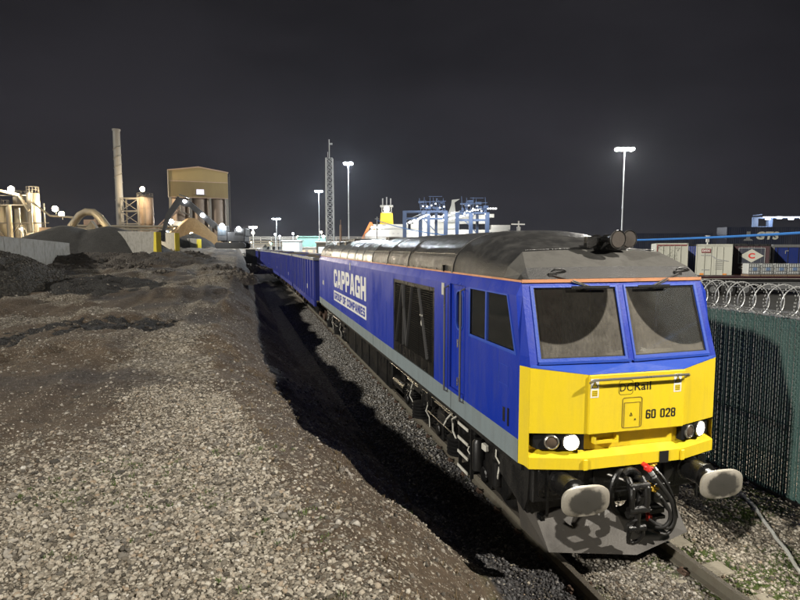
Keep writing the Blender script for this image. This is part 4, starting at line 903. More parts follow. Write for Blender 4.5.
# bogies
def bogie(yc, first):
    bo = MB()
    for s in (-1, 1):
        bo.bb(s * 1.10, s * 1.02, yc - 2.75, yc + 2.75, .80, 1.0)
        for dy in (-2.065, 0, 2.065): bo.bb(s * 1.12, s * .98, yc + dy - .24, yc + dy + .24, .66, .82)
    bo.bb(-1.0, 1.0, yc - 1.2, yc - .9, .6, .95); bo.bb(-1.0, 1.0, yc + .9, yc + 1.2, .6, .95)
    b = bo.build('bogie', M['black'], loco, bevel=.015)
    for dy in (-2.065, 0, 2.065):
        w = MB()
        for s in (-1, 1): w.lathe([(.52, s * .69), (.55, s * .70), (.50, s * .79), (.46, s * .82), (.18, s * .80), (.16, s * .87)] if s > 0 else [(.16, -.87), (.18, -.80), (.46, -.82), (.50, -.79), (.55, -.70), (.52, -.69)], (0, yc + dy, .515), 'x', 28)
        w.tube([(-.72, yc + dy, .515), (.72, yc + dy, .515)], .09, 10); w.build('wheelset', M['black2'], b, smooth=True)
        for s in (-1, 1):
            a = MB(); a.box((s * 1.04, yc + dy, .54), (.22, .34, .34)); a.lathe([(.11, 0), (.11, s * .05)], (s * 1.15, yc + dy, .54), 'x', 14); a.build('axlebox', M['black2'], b, bevel=.015)
            for e in (-1, 1):
                c = MB(); yy = yc + dy + e * .30
                c.tube([(s * 1.06 + .085 * math.cos(t * 2 * PI), yy + .085 * math.sin(t * 2 * PI), .52 + t * .052) for t in np.linspace(0, 5, 50)], .017, 5, cap=False); c.lathe([(.11, .48), (.11, .51)], (s * 1.06, yy, 0), 'z', 14); c.build('coil_spring', M['black2'], b, smooth=True)
    for s in (-1, 1):
        for dy in (-1.03, 1.03):
            c = MB(); c.lathe([(.12, -.14), (.13, -.1), (.13, .14), (.08, .18)], (s * 1.05, yc + dy, .74), 'z', 16); c.build('brake_cylinder', M['black2'], b, smooth=True)
            # stacked rubber suspension pack
            c = MB()
            for k in range(5): c.lathe([(.20, .44 + k * .06), (.21, .455 + k * .06), (.21, .475 + k * .06), (.17, .49 + k * .06)], (s * 1.12, yc + dy + .1, 0), 'z', 18)
            c.build('rubber_spring', M['rubber'], b, smooth=True)
        c = MB()
        for dy in (-1.6, .55, 1.7): c.tube([(s * 1.16, yc + dy, .98), (s * 1.19, yc + dy + .03, .86), (s * 1.16, yc + dy + .12, .80), (s * 1.19, yc + dy + .14, .68), (s * 1.15, yc + dy + .05, .58), (s * 1.15, yc + dy + .02, .40)], .012, 6)
        c.build('sand_pipe', M['offwhite'], b, smooth=True)
        c = MB()
        for dy in (-2.5, -.4, 1.4): 
            for e in range(4): c.box((s * 1.105, yc + dy + e * .13, .955), (.012, .10, .018))
        c.build('white_edge_mark', M['offwhite'], b)
        c = MB(); c.bb(s * 1.12, s * 1.14, yc - .75, yc - .2, .82, .95); c.bar((s * 1.13, yc + .2, .9), (s * 1.13, yc + .8, .55), .05, .03); c.tube([(s * 1.2, yc - 1.8, 1.02), (s * 1.2, yc + 1.9, 1.02)], .022, 6); c.tube([(s * 1.17, yc - 1.3, .7), (s * 1.17, yc + .7, .7)], .018, 6)
        c.build('brake_rigging', M['black2'], b)
bogie(3.51, True); bogie(16.55, False)
for s in (-1, 1):
    t = MB(); t.prism([(7.0, 1.12), (13.2, 1.12), (13.2, .5), (13.0, .36), (7.2, .36), (7.0, .5)], s * .55, s * 1.16, 'x'); tk = t.build('fuel_tank', M['black2'], loco, bevel=.02)
    t = MB()
    for yy in (7.5, 8.6, 9.7, 10.8, 11.9): t = MB(); t.bb(s * 1.16, s * 1.185, yy - .03, yy + .03, .40, 1.08); t.build('tank_strap', M['black'], tk)
    t = MB(); t.lathe([(.14, -.5), (.14, .5)], (s * 1.02, 6.55 + .0, .62), 'y', 16); t.build('air_reservoir', M['black2'], loco, smooth=True); t = MB(); t.bb(s * .9, s * 1.15, 13.35, 13.9, .5, 1.1); t.build('battery_box', M['black2'], loco)
    # cab steps with white edges
    stp = MB()
    for yy in (1.80, 2.28): stp.bb(s * 1.20, s * 1.25, yy - .018, yy + .018, .34, 1.16)
    so = stp.build('cab_steps', M['black'], loco)
    for zz in (1.06, .84, .62, .40):
        q = MB(); q.bb(s * 1.03, s * 1.27, 1.82, 2.26, zz - .012, zz + .012); tr_ = q.build('step_tread', M['black2'], so)
        q = MB(); q.bb(s * 1.272, s * 1.285, 1.83, 2.25, zz - .022, zz + .022); q.build('step_edge', M['offwhite'], tr_)
    sb = MB(); sb.prism([(.55, 1.12), (1.45, 1.12), (1.45, .62), (1.3, .46), (.75, .46), (.55, .7)], s * .95, s * 1.17, 'x'); sb.build('sand_box', M['black2'], loco, bevel=.015)
    sb = MB(); sb.lathe([(.085, .55), (.09, .95), (.06, 1.0)], (s * 1.2, 1.62, 0), 'z', 14); sb.build('air_canister', M['rubber'], loco, smooth=True); sb = MB(); sb.lathe([(.07, .6), (.07, .92)], (s * 1.2, .95, 0), 'z', 12); sb.build('air_canister', M['rubber'], loco, smooth=True)
    sb = MB(); sb.tube([(s * 1.22, .95, 1.12), (s * 1.24, .92, 1.0), (s * 1.21, .86, .92), (s * 1.24, .84, .80), (s * 1.22, .9, .70)], .013, 6); sb.tube([(s * 1.21, 2.45, 1.1), (s * 1.25, 2.6, 1.0), (s * 1.2, 2.7, .9), (s * 1.25, 2.55, .82), (s * 1.22, 2.45, .7)], .015, 6)
    sb.tube([(s * 1.2, 2.75, 1.05), (s * 1.25, 2.85, .93), (s * 1.22, 2.95, .88), (s * 1.25, 3.0, .78)], .015, 6); sb.build('white_pipe', M['offwhite'], loco, smooth=True)
    sb = MB(); sb.box((s * 1.21, 1.35, .97), (.06, .14, .09)); sb.box((s * 1.18, 4.05, .97), (.06, .14, .09)); sb.box((s * 1.18, .75, 1.1), (.02, .7, .02)); sb.build('lamp_bracket_white', M['offwhite'], loco, bevel=.01)
    # clutter of boxes and pipes along the solebar
    rn = random.Random(5)
    for k in range(15):
        yy = rn.choice([rn.uniform(.7, 6.9), rn.uniform(13.3, 19.8)]); q = MB(); l_ = rn.uniform(.15, .5); hh = rn.uniform(.08, .22)
        q.bb(s * 1.12, s * (1.2 + rn.random() * .05), yy, yy + l_, 1.11 - hh, 1.11); q.build('equipment_box', M['black2' if k % 2 else 'black'], loco, bevel=.008)
    for (ya, yb, zz, rr) in ((.6, 7, 1.15, .02), (2.6, 6.9, 1.08, .014), (13.3, 20, 1.13, .02)): q = MB(); q.tube([(s * 1.23, ya, zz), (s * 1.23, yb, zz)], rr, 6); q.build('solebar_pipe', M['black2'], loco)

# ------------------------------------------------------------------ wagons behind the locomotive
m = nodes('wagon_load'); g = G(m); gp = g.add('ShaderNodeNewGeometry').outputs['Position']
n = g.noise(7, 6, .7, vec=gp); g.out(g.add('ShaderNodeBsdfPrincipled', {'Base Color': g.ramp(n, [(.3, (.04, .03, .022)), (.7, (.16, .125, .085))]), 'Roughness': .95, 'Normal': g.add('ShaderNodeBump', {'Strength': .8, 'Distance': .08, 'Height': n}).outputs[0]}).outputs[0]); M['load'] = m
def make_wagon():
    t = thing('open_wagon', (0, 0, 0), 0, None, None); Lh = 6.85; W = 1.36; zb, zt = 1.15, 3.22
    for s in (-1, 1):
        b = MB(); b.bb(s * W, s * (W - .02), -Lh, Lh, zb, zt); w = b.build('side_wall', M['wagonb'], t)
        for k in range(11):
            y = -Lh + .12 + k * (2 * Lh - .24) / 10; r = MB(); r.prism([(s * W, y - .06), (s * (W + .085), y - .04), (s * (W + .085), y + .04), (s * W, y + .06)], zb - .05, zt - .10, 'z'); r.build('rib', M['wagonb'], w)
        b = MB(); b.bb(s * (W - .03), s * (W + .10), -Lh - .03, Lh + .03, zt - .12, zt); b.build('top_rail', M['wagonr'], t)
        b = MB(); b.bb(s * (W - .04), s * (W + .06), -Lh, Lh, zb - .28, zb); b.build('sole_bar', M['wagonb'], t)
        b = MB(); b.bb(s * (W + .002), s * (W + .01), -3.1, -2.6, 1.5, 1.75); b.build('data_panel', M['offwhite'], w)
    for e in (-1, 1):
        b = MB(); b.bb(-W, W, e * Lh, e * (Lh - .03), zb, zt); b.build('end_wall', M['wagonb'], t)
        b = MB(); b.bb(-W, W, e * (Lh + .04), e * Lh, zt - .12, zt + .0); b.build('top_rail', M['wagonr'], t)
        for s in (-1, 1):
            b = MB(); b.lathe([(.10, 0), (.10, e * .45), (.22, e * .46), (.22, e * .5)], (s * .88, e * Lh, 1.03), 'y', 14); b.build('buffer', M['black2'], t)
        for s in (1, -1):
            bo = MB()
            bo.prism([(e * 4.7 - 1.3, .55), (e * 4.7 - 1.1, .75), (e * 4.7 + 1.1, .75), (e * 4.7 + 1.3, .55), (e * 4.7 + .6, .5), (e * 4.7 + .3, .35), (e * 4.7 - .3, .35), (e * 4.7 - .6, .5)], s * .98, s * 1.1, 'x')
            bg_ = bo.build('bogie_side_frame', M['black2'], t)
        for dy in (-.9, .9):
            w = MB(); 
            for s in (-1, 1): w.lathe([(.47, s * .70), (.45, s * .82), (.1, s * .80), (.1, s * .95)] if s > 0 else [(.1, -.95), (.1, -.80), (.45, -.82), (.47, -.70)], (0, e * 4.7 + dy, .47), 'x', 18)
            w.tube([(-.72, e * 4.7 + dy, .47), (.72, e * 4.7 + dy, .47)], .08, 8); w.build('wheelset', M['rust'], bg_, smooth=True)
    xs = np.linspace(-W + .03, W - .03, 14); yy = np.linspace(-Lh + .04, Lh - .04, 50)
    ld = MB(); ld.loft([[(x, y, 2.75 + .42 * (1 - (x / W) ** 2) * (.6 + .4 * math.sin(y * 1.1)) + .10 * float(vnoise(np.array(x * 3 + 9), np.array(y * 2 + 50)))) for x in xs] for y in yy]); ld.build('aggregate_load', M['load'], t, smooth=True)
    return t
wg = make_wagon(); wl = ['blue open wagon coupled directly behind the locomotive', 'second blue open wagon, next after the one behind the locomotive', 'third blue open wagon from the locomotive', 'fourth blue open wagon from the locomotive',
      'fifth blue open wagon from the locomotive', 'sixth blue open wagon, nearly hidden behind the bank', 'seventh and farthest blue open wagon of the train']
for k in range(7):
    y = 21.35 + 7.35 + k * 14.75; o = wg if k == 0 else copy_tree(wg); s_ = -(y - 22) / 1400
    o.location = (tx(y), y, 0); o.rotation_euler = (0, 0, -math.atan(s_)); tag(o, wl[k], 'wagon', 'open wagons of the train')

# ------------------------------------------------------------------ fence with slats and razor wire
FX = 3.6
fence = thing('security_fence', (FX, 5, -.2), 0, 'green slatted chain-link fence topped with coiled razor wire to the right of the train', 'fence')
FY0, FY1, FZ0, FZ1 = -4.0, 34.0, .1, 2.86
sl = MB(); sl.bb(-.003, .003, -.0165, .0165, FZ0, FZ1); s0 = sl.build('slat', M['green'], fence, loc=(0, 0, 0))
pitch = .045; n_ = 300
for k in range(n_):
    o = s0 if k == 0 else copy_part(s0, fence); o.location = (rng.normal() * .004, -8.6 + k * pitch, rng.normal() * .01); o.rotation_euler = (0, 0, rng.normal() * .10)
rest = MB(); y = -8.6 + n_ * pitch
while y < FY1 - 5: rest.bb(-.003, .003, y - .0165, y + .0165, FZ0, FZ1); y += pitch
rest.build('slats_far', M['green'], fence, kind='stuff')
# zigzag wires crossing in front of and behind the slats
wv = []; wf_ = []
def wires(y0, y1, p, th, sides):
    V = []; F = []; ks = int((FZ1 - FZ0) / (p * .5)); 
    for c in range(int((y1 - y0) / p)):
        yc = y0 + c * p
        for s in (0, 1):
            prev = None
            for k in range(ks + 1):
                z = FZ0 + k * p * .5; yy = yc + (p * .52 if (k % 2) else -p * .02); x = (-.012 if (k % 2) ^ s else .012)
                if s: yy = yc + p + (-p * .52 if (k % 2) else p * .02)
                if s and c % 1: continue
                a = len(V); V += [(x - th, yy, z), (x, yy + th, z), (x + th, yy, z), (x, yy - th, z)]
                if prev is not None:
                    for q in range(4): F.append((prev + q, prev + (q + 1) % 4, a + (q + 1) % 4, a + q))
                prev = a
    return V, F
mw = MB(); V, F = wires(-8.6225, -.5, .09, .0062, 4); mw.v, mw.f = V, F
wm = mw.build('chain_link_mesh', paint('green_wire', (.085, .14, .125), .45, metal=.2, amount=.3), fence, kind='stuff')
mw = MB(); V, F = wires(-.5225, 17.5, .18, .008, 4); mw.v, mw.f = V, F
mw.build('chain_link_mesh', _M['green_wire'], fence, kind='stuff')
for k in range(14):
    y = -8.1 + k * 3.0
    p = MB(); p.tube([(.05, y, 0), (.05, y, 3.0), (-.02, y, 3.35)], .03, 8); p.build('fence_post', M['galv'], fence)
for z in (2.87, 1.22, .12):
    p = MB(); p.tube([(.03, FY0 - 6, z), (.03, FY1 - 5, z)], .021, 8); p.build('fence_rail', M['galv'] if z > 2 else M['black2'], fence)
p = MB(); p.bb(-.03, .08, FY0 - 6, FY1 - 5, -.1, .10); p.build('gravel_board', M['black2'], fence)
# rough strip of tied wire along the top edge
p = MB()
for k in range(700):
    y = -7 + k * .05 + random.random() * .03; p.bar((-.015, y, 2.88 + random.random() * .05), (-.01 + random.random() * .03, y + random.uniform(-.05, .08), 2.82 + random.random() * .06), .004)
p.build('tie_wire', M['galv'], fence, kind='stuff')
# razor wire: overlapping rings
c0 = MB(); R0 = .235
def ringpts(dy, n=36, r=R0): return [(.0 + r * math.cos(a), dy * (a / (2 * PI)), 3.12 + r * math.sin(a)) for a in np.linspace(-PI / 2, 1.5 * PI, n)]
c0.tube(ringpts(.26), .008, 6, cap=False)
for k in range(26):
    a = 2 * PI * k / 26; r = R0; q = Vector((r * math.cos(a), .26 * ((k / 26 + .25) % 1), 3.12 + r * math.sin(a))); u = Vector((math.cos(a), 0, math.sin(a))); t_ = Vector((-math.sin(a), 0, math.cos(a)))
    c0.add([q - t_ * .018 - u * .001, q + u * .013, q + t_ * .018, q - u * .013], [(0, 1, 2), (0, 2, 3)])
c0o = c0.build('razor_wire_coil', M['galv'], fence, loc=(0, 0, 0))
for k in range(112):
    o = c0o if k == 0 else copy_part(c0o, fence); o.location = (rng.normal() * .012, -6.5 + k * .26, rng.normal() * .01); o.rotation_euler = (0, 0, rng.normal() * .03)
wr = MB(); 
for z in (2.95, 3.28): wr.tube([(0, -9, z), (0, 28, z)], .004, 5)
wr.build('straining_wire', M['galv'], fence)

# pale pipe lying by the fence
b = MB(); P = [(3.5, 2.6, -.10), (3.07, 1.2, -.10), (2.65, .39, -.10), (2.31, -.22, -.10), (1.96, -.80, -.10), (1.6, -1.6, -.11), (1.5, -3, -.11)]
P2 = []
for i in range(len(P) - 1):
    p0, p1, p2, p3 = [Vector(P[max(0, min(len(P) - 1, j))]) for j in (i - 1, i, i + 1, i + 2)]
    for t in np.linspace(0, 1, 5, endpoint=False): P2.append(.5 * ((2 * p1) + (-p0 + p2) * t + (2 * p0 - 5 * p1 + 4 * p2 - p3) * t * t + (-p0 + 3 * p1 - 3 * p2 + p3) * t ** 3))
b.tube([(q.x, q.y, float(H(q.x, q.y)) + .035) for q in P2], .024, 8); tag(b.build('ground_pipe', M['pipe'], smooth=True), 'pale grey plastic pipe lying on the ballast beside the fence', 'pipe')

# blue hose slung above the fence line, between two poles
hs = []
for t in np.linspace(0, 1, 40):
    y = 34 - 43 * t; hs.append((4.35, y, 3.90 + .0022 * (y - 6) ** 2 * (1 if y > 6 else 1.6)))
b = MB(); b.tube(hs, .022, 8); tag(b.build('blue_hose', M['rope'], smooth=True), 'bright blue hose slung in a shallow curve above the razor wire', 'hose')
for i, (y, z) in enumerate(((34, 5.8), (-9, 4.9))):
    t = thing('hose_pole', (4.35, y, -.13), 0, ('galvanised pole holding the far end of the blue hose behind the wagons', 'galvanised pole holding the near end of the blue hose beyond the picture edge')[i], 'pole', 'poles carrying the blue hose')
    p = MB(); p.tube([(0, 0, 0), (0, 0, z + .2)], [.06, .04], 8); p.build('pole', M['galv'], t); p = MB(); p.bar((-.15, 0, z + .05), (.15, 0, z + .05), .05); p.build('cross_arm', M['galv'], t)

# ------------------------------------------------------------------ floodlight masts
def mast(across, ahead, top, label, watts, col, heads=3, zb=None, lampw=.55, face=PI, strength=60, r=.16, spot=None, aim=None):
    p = site(across, ahead); zb = float(H(p.x, p.y)) if zb is None else zb
    t = thing('floodlight_mast', (p.x, p.y, zb), -YAW, label, 'floodlight mast', 'tall floodlight masts of the port'); h = top - zb
    b = MB(); b.tube([(0, 0, 0), (0, 0, h * .45), (0, 0, h)], [r, r * .75, r * .45], 10); b.lathe([(r * 1.6, 0), (r * 1.6, .5)], (0, 0, 0), 'z', 10); b.lathe([(r * .95, 0), (r * .95, .3)], (0, 0, h * .5), 'z', 10); b.build('mast_pole', M['mastm'], t)
    b = MB(); W = heads * lampw * .62; b.bar((-W, 0, h), (W, 0, h), .12); b.bar((0, -.5, h - .1), (0, .5, h - .1), .1); b.tube([(-W, 0, h - .15), (0, 0, h - .5), (W, 0, h - .15)], .03, 6); b.build('head_frame', M['mastm'], t)
    for k in range(heads):
        x = (k - (heads - 1) / 2) * lampw * 1.2
        for yy in (-.35, .35):
            d = MB(); d.lathe([(lampw * .2, .28), (lampw * .5, .1), (lampw * .52, 0)], (x, yy, h - .1), 'z', 14); fl_ = d.build('floodlight', M['mastm'], t, smooth=True)
            d = MB(); d.lathe([(lampw * .5, 0), (lampw * .52, -.14), (lampw * .40, -.34), (lampw * .1, -.44)], (x, yy, h - .1), 'z', 14); d.build('lamp_glass', lamp_mat('lamp_%d_%d' % (int(col[2] * 100), strength), col, strength), fl_)
    if watts:
        L = bpy.data.lights.new('mast_light', 'POINT'); L.energy = watts; L.color = col; L.shadow_soft_size = .5
        lo = bpy.data.objects.new('mast_light', L); COL.objects.link(lo); lo.parent = t; lo.location = (0, 0, h - .75)
    return t
WH = (.85, .93, 1.0); WM = (1, .72, .38)
mast(-11.6, 130, 22.6, 'tall floodlight mast with the brightest white lamps, right of the lattice tower', 60000, WH, heads=2, lampw=.9)
mast(-26.7, 190, 22.2, 'floodlight mast with white lamps just left of the lattice tower', 60000, WH, heads=2, lampw=1.1, r=.2)
mast(42.5, 110, 22.4, 'lone floodlight mast rising behind the right part of the cab roof', 60000, (1, .97, .9), heads=4, lampw=.75)
mast(-64.5, 300, 18.6, 'distant floodlight mast left of centre beyond the wagons', 50000, WH, heads=2, lampw=1.9, r=.25)
mast(-51.2, 200, 10.8, 'low mast with a warm white lamp, leftmost of the masts beyond the wagons', 50000, (1, .86, .68), heads=2, lampw=1.2)
# the mast behind the photographer that lights the front of the train
t = thing('floodlight_mast', (10.6, -10.6, -.13), 0, 'floodlight mast behind the photographer on the far side of the fence', 'floodlight mast', 'tall floodlight masts of the port')
b = MB(); b.tube([(0, 0, 0), (0, 0, 15.4)], [.16, .08], 10); b.build('mast_pole', M['mastm'], t)
b = MB(); b.bar((-.9, 0, 15.4), (.9, 0, 15.4), .1); b.build('head_frame', M['mastm'], t)
for x in (-.6, 0, .6):
    b = MB(); b.box((x, .1, 15.3), (.5, .3, .35)); fo_ = b.build('floodlight', M['mastm'], t); b = MB(); b.box((x, .27, 15.26), (.46, .02, .3)); b.build('lamp_glass', lamp_mat('lamp_key', (1, .93, .82), 30), fo_)
L = bpy.data.lights.new('floodlight_beam', 'SPOT'); L.energy = 16500; L.color = (1, .93, .82); L.spot_size = R_(100); L.spot_blend = .6; L.shadow_soft_size = .16
lo = bpy.data.objects.new('floodlight_beam', L); COL.objects.link(lo); lo.location = (10.6, -10.2, 15.2); lo.rotation_euler = (Vector((-3.5, 2, 1)) - lo.location).to_track_quat('-Z', 'Y').to_euler()

# ------------------------------------------------------------------ lattice tower and other poles
p = site(-11.55, 95); t = thing('lattice_tower', (p.x, p.y, 1.2), -YAW, 'slender white lattice tower with a camera pole on top, rising behind the wagons', 'tower')
b = MB(); hh = 17.0; w0 = .62
for sx_ in (-1, 1):
    for sy_ in (-1, 1): b.bar((sx_ * w0, sy_ * w0, 0), (sx_ * w0 * .85, sy_ * w0 * .85, hh), .11)
b.build('tower_leg', M['mastm'], t); b = MB(); n_ = 17
for k in range(n_):
    z0, z1 = hh * k / n_, hh * (k + 1) / n_; w = w0 * (1 - .15 * k / n_)
    for sy_ in (-1, 1):
        b.bar((-w, sy_ * w, z0), (w, sy_ * w, z1), .06); b.bar((w, sy_ * w, z0), (-w, sy_ * w, z1), .06); b.bar((-w, sy_ * w, z1), (w, sy_ * w, z1), .05)
    for sx_ in (-1, 1): b.bar((sx_ * w, -w, z0), (sx_ * w, w, z1), .05)
b.build('tower_bracing', M['mastm'], t)
b = MB(); b.tube([(0, 0, hh), (0, 0, hh + 3)], .07, 8); b.box((.25, 0, hh + 2.3), (.5, .3, .25)); b.tube([(-.25, 0, hh + .2), (-.25, 0, hh + 1.0)], .05, 6); b.build('camera_pole', M['mastm'], t)
p = site(-9.3, 90); b = MB(); b.tube([(p.x, p.y, 1), (p.x, p.y, 7.2)], [.2, .16], 8); b.tube([(p.x, p.y, 7.2), (p.x, p.y, 8)], .05, 6); tag(b.build('timber_pole', M['pinky']), 'short thick timber pole just right of the lattice tower', 'pole')

# ------------------------------------------------------------------ heaps and concrete push walls on the left
def heap(name, across, ahead, rx, ry, h, mat, label, rough=.12, rep=1.0, seed=0, zb=None, rz=None, n=70, expo=1.0, peaks=None, stonesz=None):
    p = site(across, ahead); zb = float(H(p.x, p.y)) - .25 if zb is None else zb
    P = MB(); rings = []
    us = np.linspace(-1, 1, n)
    for v in us:
        row = []
        for u in us:
            z = 0
            for (pu, pv, ph, pr) in (peaks or [(0, 0, 1, 1)]):
                r = math.hypot((u - pu) / pr, (v - pv) / pr); z = max(z, ph * (1 - r ** 1.3)) if r < 1 else z
            z = z - .25 * z * z * (expo)
            z = z * h + (float(vnoise(np.array(u * 9 + seed), np.array(v * 9 + seed * 3))) - .5) * rough * 2 * min(1, z * 4) + (float(vnoise(np.array(u * 26 + seed), np.array(v * 26))) - .5) * rough * min(1, z * 4)
            if z < .02: z = -.3
            row.append((u * rx, v * ry, z))
        rings.append(row)
    P.loft(rings); o = P.build(name, mat, None, loc=(0, 0, 0), smooth=True, angle=80); o.location = (p.x, p.y, zb); o.rotation_euler = (0, 0, -YAW if rz is None else rz); tag(o, label, 'heap')
    if mat.name.startswith(('brown', 'black')):
        co = np.array(P.v)[rng.integers(0, len(P.v), 900 if rx > 2.2 else 350)] + rng.normal(size=(900 if rx > 2.2 else 350, 3)) * (.06, .06, 0); co = co[co[:, 2] > .03]
        stones('loose_lumps', co, (.02 + .07 * rng.random(len(co)) ** 3) * (1 if ahead < 30 else 1.7), HEAPSTONE, rng.random(len(co)), True, parent=o)
    return o
def heapmat(name, a, b_, sc=9):
    m = nodes(name); g = G(m); gp = g.add('ShaderNodeNewGeometry').outputs['Position']; vo = g.add('ShaderNodeTexVoronoi', {'Vector': gp, 'Scale': float(sc)}); n = g.noise(1.2, 6, .65, vec=gp)
    c = g.mix(g.add('ShaderNodeSeparateColor', {0: vo.outputs['Color']}).outputs[0], a, b_); c = g.mix(g.math('MULTIPLY', n, .5), c, tuple(v * .5 for v in a))
    g.out(g.add('ShaderNodeBsdfPrincipled', {'Base Color': c, 'Roughness': .93, 'Normal': g.add('ShaderNodeBump', {'Strength': .9, 'Distance': .08, 'Height': vo.outputs['Distance']}).outputs[0]}).outputs[0]); return m
HEAPSTONE = stone_mat('heap_stone', [(0, (.02, .018, .016)), (.6, (.07, .06, .05)), (.9, (.15, .13, .11)), (1, (.3, .28, .24))])
hm1 = heapmat('dark_aggregate', (.03, .028, .025), (.11, .105, .09), 11); hm2 = heapmat('fine_dark_aggregate', (.05, .048, .045), (.10, .097, .09), 16); hm3 = heapmat('brown_spoil', (.055, .047, .04), (.125, .108, .09), 8); hm4 = heapmat('tan_sand', (.17, .105, .042), (.25, .155, .06), 6)
h1 = heap('aggregate_heap', -20.2, 28.5, 9.5, 4.6, 3.0, hm1, 'heap of coarse dark aggregate at the left edge in front of the concrete blocks', rough=.10, seed=3, rz=-YAW + R_(106), peaks=[(-.15, 0, 1, .85)])
# stones lying on that heap
bm_ = h1.data; vs = np.array([v.co[:] for v in bm_.vertices]); fs_ = np.array([p_.vertices[:] for p_ in bm_.polygons]); cz_ = vs[fs_].mean(1); ok = cz_[:, 2] > .02; fsk = fs_[ok]; ii = rng.integers(0, len(fsk), 9000); u_ = rng.random((9000, 1)); v_ = rng.random((9000, 1)); q4 = vs[fsk[ii]]
pp = (q4[:, 0] * (1 - u_) + q4[:, 1] * u_) * (1 - v_) + (q4[:, 3] * (1 - u_) + q4[:, 2] * u_) * v_
stones('loose_stones', pp, .025 + .05 * rng.random(9000) ** 2, stone_mat('dark_heap_stone', [(0, (.02, .02, .018)), (.6, (.07, .066, .058)), (.9, (.16, .15, .13)), (1, (.3, .28, .24))]), rng.random(9000), True, parent=h1)
heap('aggregate_heap', -41.0, 75, 10.5, 9, 4.5, hm2, 'wide two-topped heap of fine dark aggregate behind the concrete blocks', rough=.08, seed=9, peaks=[(-.25, 0, 1, .78), (.25, .1, .98, .75)], expo=.9)
heap('spoil_heap', -25.0, 52, 8.5, 8, 1.7, hm3, 'low brown spoil heap between the concrete blocks and the haul road', rough=.25, seed=15, peaks=[(-.3, 0, .9, .7), (.25, .1, 1, .75)])
heap('spoil_heap', -24, 42, 7, 5, .9, hm3, 'flattened dark spoil heap at the foot of the long concrete block', rough=.25, seed=21)
heap('aggregate_heap', -35.5, 98, 4.2, 5, 3.6, hm2, 'small dark grey heap showing over the wall below the tall chimney', rough=.1, seed=33)
heap('spoil_heap', -8.6, 16, 2.6, 4.0, .6, heapmat('black_fines', (.018, .017, .017), (.045, .043, .04), 20), 'low mound of black fines on the haul road, nearer one', rough=.14, seed=41)
heap('spoil_heap', -15.0, 28, 4.4, 5, .95, heapmat('black_fines_far', (.02, .019, .018), (.06, .057, .052), 20), 'low mound of black fines on the haul road, farther one', rough=.16, seed=47)
CL = ['small brown clod heap on the haul road below the brown spoil heap', 'small brown clod heap in the middle of the haul road', 'small brown clod heap near the crest of the bank', 'brown clod heap beside the yellow-ended walls', 'brown clod heap on the road before the excavator', 'smallest brown clod heap on the haul road']
for i, (ac, ah, rx, ry, h_) in enumerate(((-19.5, 42, 1.6, 1.8, .7), (-14.5, 46, 2.1, 1.9, .7), (-10.6, 36, 1.6, 1.6, .5), (-22.5, 60, 3.0, 2.5, 1.0), (-17.5, 66, 3, 3, .8), (-15.2, 37, 1.3, 1.3, .4))):
    heap('spoil_heap', ac, ah, rx, ry, h_, hm3, CL[i], rough=.22, seed=50 + i * 7, n=34)
def block(a0, d0, a1, d1, z0, z1a, z1b, label, ye=False, th=.55, foot=True):
    A, B = site(a0, d0), site(a1, d1); d = (B - A); L = d.length; rz = math.atan2(d.y, d.x)
    t = thing('concrete_block_wall', (A.x, A.y, z0), rz, label, 'concrete wall', 'concrete push walls of the storage bays'); n = max(1, round(L / 4.0)); l = L / n
    for k in range(n):
        za = z1a + (z1b - z1a) * k / n; zb_ = z1a + (z1b - z1a) * (k + 1) / n; b = MB()
        last = ye and k == n - 1
        b.prism([(k * l + .02, 0), ((k + 1) * l - .02, 0), ((k + 1) * l - .02, zb_ - z0), (k * l + .02, za - z0)], -th / 2, th / 2, 'y'); bo = b.build('concrete_block', M['concrete'], t, bevel=.04)
        if last:
            y = MB(); y.prism([((k + 1) * l - .0, 0), ((k + 1) * l + .03, 0), ((k + 1) * l + .03, zb_ - z0 - .04), ((k + 1) * l, zb_ - z0 - .04)], -th / 2 - .012, th / 2 + .012, 'y')
            y.prism([((k + 1) * l - 1.0, 0), ((k + 1) * l + .0, 0), ((k + 1) * l + .0, zb_ - z0 - .04), ((k + 1) * l - .55, zb_ - z0 - .04)], -th / 2 - .012, th / 2 + .012, 'y'); y.build('yellow_end', M['concy'], bo)
    return t
block(-19.5, 23, -33.2, 57, 1.2, 4.5, 4.15, 'long concrete block wall behind the coarse dark heap, its right end standing bare')
block(-40, 78, -27.8, 66, 2.2, 5.9, 5.5, 'concrete wall with a bright yellow end, nearest of the yellow-ended ones', True)
block(-40.5, 98, -30.7, 79, 2.2, 6.2, 5.7, 'concrete wall with a yellow end standing just right of the nearest yellow-ended one', True)
block(-35.5, 96, -31.5, 90, 2.6, 5.2, 5.0, 'low concrete wall with a yellow end in front of the tan sand', True)
block(-70, 92, -52, 84, 1.8, 5.0, 5.0, 'grey concrete wall behind the heaps at the far left')
# tan sand and its lit bay
heap('sand_heap', -46.5, 128, 9.5, 7, 9.6, hm4, 'tan sand pile standing below the ochre silo building', rough=.15, seed=60, zb=1.5, expo=.3)

